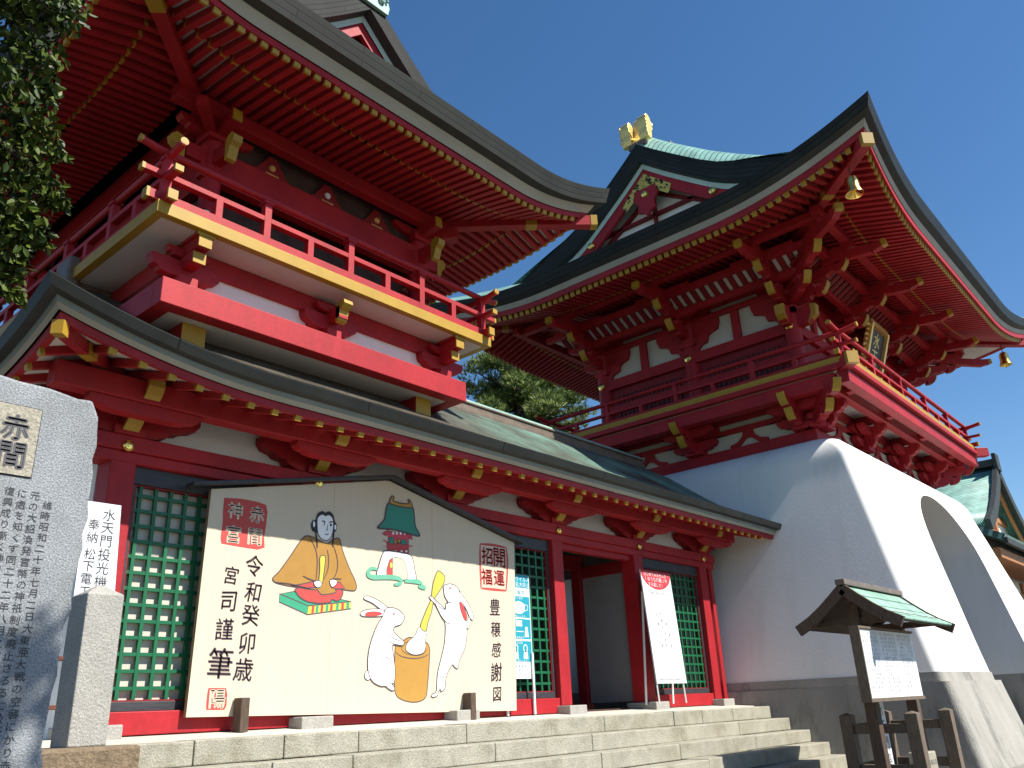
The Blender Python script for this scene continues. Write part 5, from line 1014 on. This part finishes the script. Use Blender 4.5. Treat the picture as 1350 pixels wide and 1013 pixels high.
for sx in (-.1, .1):
    ribbon(mb, [(c_ + sx + .04 * math.cos(t), .86 + .045 * math.sin(t)) for t in [k * .55 for k in range(12)]], .016, y2, 0, True); ppoly([(sx - .05, -.12), (sx + .05, -.13), (sx + .04, -.02), (sx - .03, -.02)], .845)
for z, t in ((1.535, 'マスク着用'), (1.285, 'お願いします'), (1.235, '密集'), (1.0, '対策実施中'), (.93, '手指消毒'), (.695, 'お願いします')):
    for i, ch in enumerate(t): put(mb, ch, c_ - .1 + i * .042, z, y2, .036)
mb.build('notice_lettering', PAPER, BP_)
mb = MB()
for i, ch in enumerate('実施中'): put(mb, ch, c_ - .08 + i * .09, 1.615, y2, .07)
for i, ch in enumerate('赤間神宮'): put(mb, ch, c_ - .1 + i * .06, .62, y2, .035)
for i, ch in enumerate('社務所'): put(mb, ch, c_ - .1 + i * .06, .57, y2, .03)
mb.build('notice_small_print', AQUA, BP_)
boxpart('stand_leg', METALW, BP_, [(bx + bw - .045, bx + bw - .015, by - .03, by - .006, 0, .8), (bx + .02, bx + .05, by - .03, by - .006, 0, .8)], 0)

n_before = set(bpy.data.objects)
# ================================================================ roofed notice board
KI = thing('roofed_notice_board', 'dark wooden notice board with a little green copper roof before the white gate base', 'notice board', (11.9, -4.05, -1.12))
for x in (11.16, 12.74): boxpart('post', WOOD, KI, (x - .07, x + .07, -4.12, -3.98, -1.14, 1.22), .008)
boxpart('board_panel', PAPER, KI, (10.42, 12.34, -4.32, -4.275, .01, .79), .004)
boxpart('board_frame', WOODG, KI, [(10.41, 12.35, -4.34, -4.25, -.03, .008), (10.41, 12.35, -4.34, -4.25, .792, .82), (10.38, 10.408, -4.34, -4.22, -.03, .82), (11.1, 12.3, -4.274, -4.122, .35, .42)], .003)
src = '赤間神宮は安徳天皇を奉斎し壇ノ浦に入水せられた幼帝の御霊を慰めるため阿弥陀寺と称せられ明治八年官幣中社に列せられた昭和二十年戦災により焼失したが全国崇敬者の奉賛を得て復興した水天門は竜宮造りの楼門である'
load_glyphs(src)
mb = MB(); k = 0; Lk = len(src)
for p in range(3):
    for c in range(9):
        n = 15 if c else 6
        for r_ in range(n):
            if rnd.random() < .10: k += 1; continue
            put(mb, src[k % Lk], 12.24 - p * .62 - c * .060, .745 - r_ * .047, -4.322, .042); k += 1
mb.build('notice_text', GREYINK, KI)
rf = MB()
prof = [(0, 1.37), (.14, 1.25), (.30, 1.12), (.46, 1.01), (.65, .91)]
rows, uvs = [], []
for side in (-1, 1):
    rows = [[(lerp(10.86, 13.02, t), -4.05 + side * d, z) for t in [q / 8 for q in range(9)]] for d, z in prof]; uvs = [[(t * 2.2, d * 1.2) for t in [q / 8 for q in range(9)]] for d, z in prof]
    rf.grid(rows, 0, uvs)
o = rf.build('roof', roof_mat('small_roof_copper', (.26, .44, .34), (.33, .52, .41), (.10, .17, .13), .5, .22, .5, .6), KI, smooth=True)
sm_ = o.modifiers.new('s', 'SOLIDIFY'); sm_.thickness = .035; sm_.offset = -1
mb = MB()
for x in (10.84, 12.97):
    for side in (-1, 1):
        mb = MB()
        for (d, z), (d2, z2) in zip(prof, prof[1:]): mb.beam((x + .035, -4.05 + side * d, z - .06), (x + .035, -4.05 + side * d2, z2 - .06), .06, .13)
        mb.build('barge_board', WOOD, KI)
boxpart('ridge_cap', RIDGE, o, [(10.83, 13.06, -4.11, -3.99, 1.36, 1.43)], .008)
boxpart('roof_beam', WOOD, KI, [(10.95, 13.0, -4.10, -4.0, 1.14, 1.25), (10.95, 13.0, -4.55, -4.47, .93, 1.0), (10.95, 13.0, -3.63, -3.55, .93, 1.0)] + [(x - .05, x + .05, -4.55, -3.55, .89, .97) for x in (11.16, 12.74)], .005)
ub = MB()
for side in (-1, 1): ub.grid([[(x, -4.05 + side * d * .97, z - .045) for x in (10.9, 12.98)] for d, z in prof])
ub.build('under_boarding', WOOD, KI)
FE = thing('wooden_enclosure', 'low dark wooden enclosure of square posts and rails around the notice board', 'fence', (12.1, -4.05, -1.12))
FX = [11.42, 12.80]; FY = [-4.42, -3.62]
for x in FX:
    for y in FY:
        mb = MB(); q = .075; zt = -.18
        mb.add([(x - q, y - q, -1.14), (x + q, y - q, -1.14), (x + q, y + q, -1.14), (x - q, y + q, -1.14), (x - q, y - q, zt), (x + q, y - q, zt), (x + q, y + q, zt), (x - q, y + q, zt), (x, y, zt + .03)], [(0, 1, 5, 4), (1, 2, 6, 5), (2, 3, 7, 6), (3, 0, 4, 7), (4, 5, 8), (5, 6, 8), (6, 7, 8), (7, 4, 8), (3, 2, 1, 0)]); mb.build('post', WOODG, FE, bevel=.006)
for z in (-.40, -.86):
    boxpart('rail', WOODG, FE, [(x - .035, x + .035, FY[0] + .076, FY[1] - .076, z, z + .11) for x in FX], .005); boxpart('rail', WOODG, FE, (FX[0] + .076, FX[1] - .076, FY[1] - .035, FY[1] + .035, z, z + .11), .005)
mk = MB(); mk.box(12.12, 12.50, -4.28, -4.05, -1.13, -.66); o = mk.build('small_marker_stone', PLAQ, bevel=.015); tag(o, 'small pinkish stone block with carved marks inside the wooden enclosure', 'marker stone')
load_glyphs('奉献記念'); mb = MB()
for i, ch in enumerate('奉献記念'): put(mb, ch, 12.19 + i * .08, -.78, -4.2815, .07)
k_ = MB(); k_.v, k_.f, k_.m = mb.v, mb.f, mb.m; OFF[o.name] = (0, 0, 0); k_.build('carved_marks', CARVE, o)
WS = thing('hanging_banner_board', 'narrow white lettered board standing upright inside the wooden enclosure', 'board', (11.95, -3.85, -1.12))
boxpart('board_panel', PAPER, WS, (11.84, 12.12, -3.86, -3.835, -1.1, -.04), .003)
mb = MB()
for i, ch in enumerate('水天門奉納'): put(mb, ch, 11.98, -.14 - i * .2, -3.8615, .18)
mb.build('board_lettering', CARVE, WS)

# the group stands nearer to the gate base
KS = 1.08
for o in set(bpy.data.objects) - n_before:
    if o.parent is None:
        lo = Vector(o.location)
        o.location = ((lo.x) * KS, (lo.y + 8) * KS - 8, -1.12 if o.type == 'EMPTY' else lo.z)
    base = Vector(OFF[o.name]) if o.name in OFF else Vector((0, 0, 0))
    if o.type == 'MESH' and not o.data.get('scaled'):
        o.data['scaled'] = 1; nb = Vector((base.x * KS, (base.y + 8) * KS - 8, -1.12 if base.length > .5 else 0))
        for v in o.data.vertices:
            w_ = v.co + base; v.co = Vector((w_.x * KS, (w_.y + 8) * KS - 8, max((w_.z - .06) * KS + .06, -1.16))) - nb

# floodlight on the balcony
FLT = thing('floodlight', 'small black dome floodlight on the pavilion balcony behind its railing', 'floodlight', (4.02, -.02, ZS + .152))
mb = MB(); mb.lathe([(.0, .02), (.10, .02), (.13, .1), (.12, .2), (.06, .26), (0, .27)], (4.02, -.02, ZS + .152), 14); mb.build('lamp_head', BLACK, FLT, smooth=True)
mb = MB(); mb.box(3.99, 4.05, -.06, .02, ZS + .152, ZS + .18); mb.build('lamp_foot', BLACK, FLT)

# ================================================================ far hall on the right
FH = thing('shrine_hall', 'distant shrine hall with green copper gable roof and orange timber behind the gate', 'hall', (46, 6, -1.12))
hx, hz, hw, he = 46.0, 10.25, 4.6, 6.95; y0h, y1h = .25, 14
hp = [(0, hz), (.9, 9.35), (2.0, 8.45), (3.2, 7.65), (4.6, 6.95)]
mb = MB()
for s_ in (-1, 1):
    mb.grid([[(hx + s_ * d, lerp(y0h, y1h, t), z) for t in (0, .25, .5, .75, 1)] for d, z in hp], 0, [[(t * 14, d * 1.3) for t in (0, .25, .5, .75, 1)] for d, z in hp])
o = mb.build('roof', COPPER2, FH, smooth=True); s2 = o.modifiers.new('s', 'SOLIDIFY'); s2.thickness = .3; s2.offset = -1
mb = MB()
for s_ in (-1, 1):
    for (d, z), (d2, z2) in zip(hp, hp[1:]): mb.beam((hx + s_ * d, y0h - .12, z - .18), (hx + s_ * d2, y0h - .12, z2 - .18), .22, .5)
mb.build('verge', BLACK, FH); mb = MB()
for s_ in (-1, 1):
    for (d, z), (d2, z2) in zip(hp, hp[1:]): mb.beam((hx + s_ * d, y0h + .1, z - .62), (hx + s_ * d2, y0h + .1, z2 - .62), .12, .45)
mb.build('barge_board', ORWOOD, FH)
mb = MB(); mb.prism([(hx + a, y0h + .6, z) for a, z in ((-4.2, 6.6), (4.2, 6.6), (2.0, 8.0), (0, 9.6), (-2.0, 8.0))], (0, .2, 0)); mb.build('gable_wall', WHITE, FH)
boxpart('gable_frame', ORWOOD, FH, [(hx - 4, hx + 4, y0h + .45, y0h + .59, 6.75, 7.1), (hx - 2.4, hx + 2.4, y0h + .45, y0h + .59, 7.6, 7.85), (hx - .2, hx + .2, y0h + .45, y0h + .589, 7.1, 9.4)], .01)
boxpart('ridge', BLACK, FH, [(hx - .25, hx + .25, y0h - .1, y1h, hz, hz + .35), (hx - .35, hx + .35, y0h - .3, y0h - .11, hz - .25, hz + .6)], .03)
mb = MB(); rows = [[(x, y, z) for x in (37, 42, 47, 52, 58)] for y, z in ((.75, 6.75), (-.2, 6.15), (-1.2, 5.62))]; mb.grid(rows, 0, [[(x, y) for x in (0, 5, 10, 15, 21)] for y in (0, 1, 2)]); o = mb.build('lower_roof', COPPER2, FH); s2 = o.modifiers.new('s', 'SOLIDIFY'); s2.thickness = .25; s2.offset = -1
boxpart('lower_eave', BLACK, FH, (37, 58, -1.24, -1.1, 5.25, 5.5), .02)
boxpart('eave_timber', ORWOOD, FH, (37, 58, -.9, .4, 4.75, 5.15), .02)
boxpart('hall_wall', WHITE, FH, [(38, 57, .6, 13.5, -1.12, 6.6)], 0); boxpart('wall_timber', ORWOOD, FH, [(38, 57, .5, .595, 3.9, 4.2), (38, 57, .5, .595, 1.9, 2.2)] + [(x, x + .35, .48, .594, -1.1, 4.7) for x in (38, 41, 44, 47, 50, 53, 56)], .01)
boxpart('side_eave', BLACK, FH, [(39.5, 57, -.3, .45, 3.3, 3.55)], .02)

# ================================================================ trees
LEAF = []
for i, c in enumerate([(.036, .062, .007), (.070, .096, .011), (.020, .038, .006)]):
    M = mat('evergreen_leaf_%d' % i, c, .5, .25, 3.0, spec=.2); LEAF.append(M)
BARK = mat('dark_bark', (.055, .04, .03), .9, .3, 12, .6, 25, stretch=(1, 1, .3))
NEED = [mat('pine_needles_%d' % i, c, .6, .25, 2.0) for i, c in enumerate([(.12, .17, .03), (.18, .225, .045), (.07, .11, .025)])]
def leafy(mb, c, r, n, size, droop=.5):
    for _ in range(n):
        v = Vector((rnd.gauss(0, 1), rnd.gauss(0, 1), rnd.gauss(0, 1))).normalized() * (r * rnd.random() ** .45); v.z *= .8; p = Vector(c) + v
        d = Vector((rnd.uniform(-1, 1), rnd.uniform(-1, 1), rnd.uniform(-1, .35) - droop * .5)).normalized(); sd_ = d.cross(Vector((rnd.uniform(-1, 1), rnd.uniform(-1, 1), rnd.uniform(-.3, 1)))).normalized(); nr = d.cross(sd_)
        L = size * rnd.uniform(.6, 1.2); W_ = L * .27
        q = [p, p + d * L * .35 + sd_ * W_ + nr * W_ * .35, p + d * L * .75 + sd_ * W_ * .8 + nr * W_ * .3, p + d * L, p + d * L * .75 - sd_ * W_ * .8 + nr * W_ * .3, p + d * L * .35 - sd_ * W_ + nr * W_ * .35]
        mb.add(q, [(0, 1, 2, 3), (0, 3, 4, 5)], rnd.choice((0, 0, 1, 1, 2)))
TR = thing('evergreen_tree', 'broadleaf evergreen tree with glossy drooping leaves at the upper left edge', 'tree', (-2.2, -3.2, -1.12))
limb = MB()
limb.tube([(-2.2, -3.2, -1.2), (-2.1, -3.25, .8), (-1.8, -3.2, 2.4), (-1.3, -3.2, 3.6), (-.6, -3.1, 4.6), (.2, -3.2, 5.2)], [.26, .22, .19, .15, .10, .05], 10)
twigs = [((-1.3, -3.2, 3.6), (.2, -3.0, 3.8), (1.35, -2.9, 3.75)), ((-1.8, -3.2, 2.4), (.2, -2.7, 3.2), (1.5, -2.5, 3.25)), ((-.6, -3.1, 4.6), (.5, -3.2, 4.5), (1.3, -3.2, 4.35)), ((-1.8, -3.2, 2.4), (-.6, -6.6, 3.9), (1.8, -8.2, 3.8)), ((-.6, -3.1, 4.6), (.4, -3.4, 5.3), (1.2, -3.3, 5.0)), ((.2, -3.0, 3.8), (.9, -2.9, 3.6), (1.45, -2.8, 3.45)), ((-.6, -6.6, 3.9), (1.4, -8.0, 3.9), (2.1, -8.3, 3.6))]
for t in twigs: limb.tube(smooth3(t) if 'smooth3' in globals() else t, [.06, .035, .012], 6)
limb.build('trunk', BARK, TR, smooth=True)
crown = MB()
CL = [((1.05, -3.16, 4.42), .22, 220), ((1.2, -3.1, 4.3), .26, 260), ((1.36, -3.2, 4.42), .20, 150), ((1.30, -3.05, 4.05), .20, 170), ((1.42, -2.9, 3.95), .16, 120), ((1.15, -2.95, 3.75), .26, 260), ((1.45, -2.85, 3.72), .16, 130), ((1.62, -2.78, 3.66), .09, 40), ((1.35, -2.75, 3.5), .26, 300), ((1.58, -2.66, 3.42), .17, 150), ((1.72, -2.64, 3.38), .09, 50), ((1.3, -2.65, 3.2), .28, 320), ((1.55, -2.55, 3.2), .17, 170), ((1.68, -2.5, 3.12), .10, 60), ((1.45, -2.5, 3.0), .18, 190), ((1.62, -2.42, 2.92), .10, 70), ((1.55, -2.4, 2.78), .09, 60), ((1.66, -2.38, 2.74), .06, 30), ((.9, -2.7, 3.1), .3, 200), ((.6, -3.0, 4.7), .5, 260), ((.3, -3.1, 3.4), .5, 220), ((1.1, -3.25, 4.75), .4, 260),
      ((2.1, -8.15, 3.95), .22, 190), ((1.75, -8.1, 3.75), .24, 200), ((1.4, -8.1, 3.8), .22, 170), ((2.1, -8.3, 3.5), .2, 150), ((1.5, -8.2, 3.4), .22, 150), ((1.85, -8.2, 3.3), .18, 110)]  # unseen clumps above the camera, added to throw shade on the monument
for k in range(26):
    CL.append(((rnd.uniform(-2.6, .55), rnd.uniform(-3.9, -2.3), rnd.uniform(3.1, 5.6)), rnd.uniform(.35, .6), 150))
for k in range(12): CL.append(((rnd.uniform(-1.6, .6), rnd.uniform(-7.6, -5.2), rnd.uniform(3.6, 4.8)), rnd.uniform(.3, .5), 110))
for c, r, n in CL: leafy(crown, Vector(c) + Vector((-.05, .02, .03)) if c[1] > -7 else c, r, int(n * (1.5 if c[1] > -7 else 1.4)), .068)
crown.build('crown', LEAF, TR)
PT = thing('pine_tree', 'tall pine tree seen beyond the corridor roof between pavilion and gate', 'pine', (27.5, 15.5, -1.12))
pb = MB(); pb.tube([(27.5, 15.5, -1.2), (27.2, 15.3, 5), (27.8, 15.6, 10), (28.2, 15.4, 14), (28.5, 15.5, 16.5)], [.45, .38, .28, .17, .06], 9); pn = MB()
def needles(c, r, n):
    for _ in range(n):
        v = Vector((rnd.gauss(0, 1), rnd.gauss(0, 1), rnd.gauss(0, .55))); v = v.normalized() * r * rnd.random() ** .4; v.z *= .6; p = Vector(c) + v
        ax = (Vector((v.x, v.y, abs(v.z) + .5 * r))).normalized()
        mi = rnd.choice((0, 0, 1, 1, 2))
        for _k in range(9):
            d = (ax + Vector((rnd.uniform(-1, 1), rnd.uniform(-1, 1), rnd.uniform(-.6, 1))) * .75).normalized(); sd_ = d.cross(Vector((rnd.uniform(-1, 1), rnd.uniform(-1, 1), .3))).normalized() * .018; L = rnd.uniform(.22, .38)
            pn.add([p - sd_, p + sd_, p + d * L], [(0, 1, 2)], mi)
for k in range(95):
    h = rnd.uniform(9.5, 16.2); a = rnd.uniform(0, 6.28); L = rnd.uniform(1.6, 5.2) * (1.15 - (h - 9) / 10)
    b = Vector((lerp(27.7, 28.4, (h - 9) / 7), 15.5, h)); e = b + Vector((math.cos(a) * L, math.sin(a) * L, rnd.uniform(-.3, .7))); mid = (b + e) / 2 + Vector((rnd.uniform(-.3, .3), rnd.uniform(-.3, .3), rnd.uniform(-.2, .4)))
    pb.tube([b, mid, e], [.07, .045, .015], 5)
    for q in range(4):
        t = rnd.uniform(.45, 1.0); c = b.lerp(mid, t * 2) if t < .5 else mid.lerp(e, t * 2 - 1); needles(c + Vector((rnd.uniform(-.4, .4), rnd.uniform(-.4, .4), rnd.uniform(0, .3))), rnd.uniform(.35, .75), 34)
pb.build('trunk', BARK, PT, smooth=True); pn.build('crown', NEED, PT)
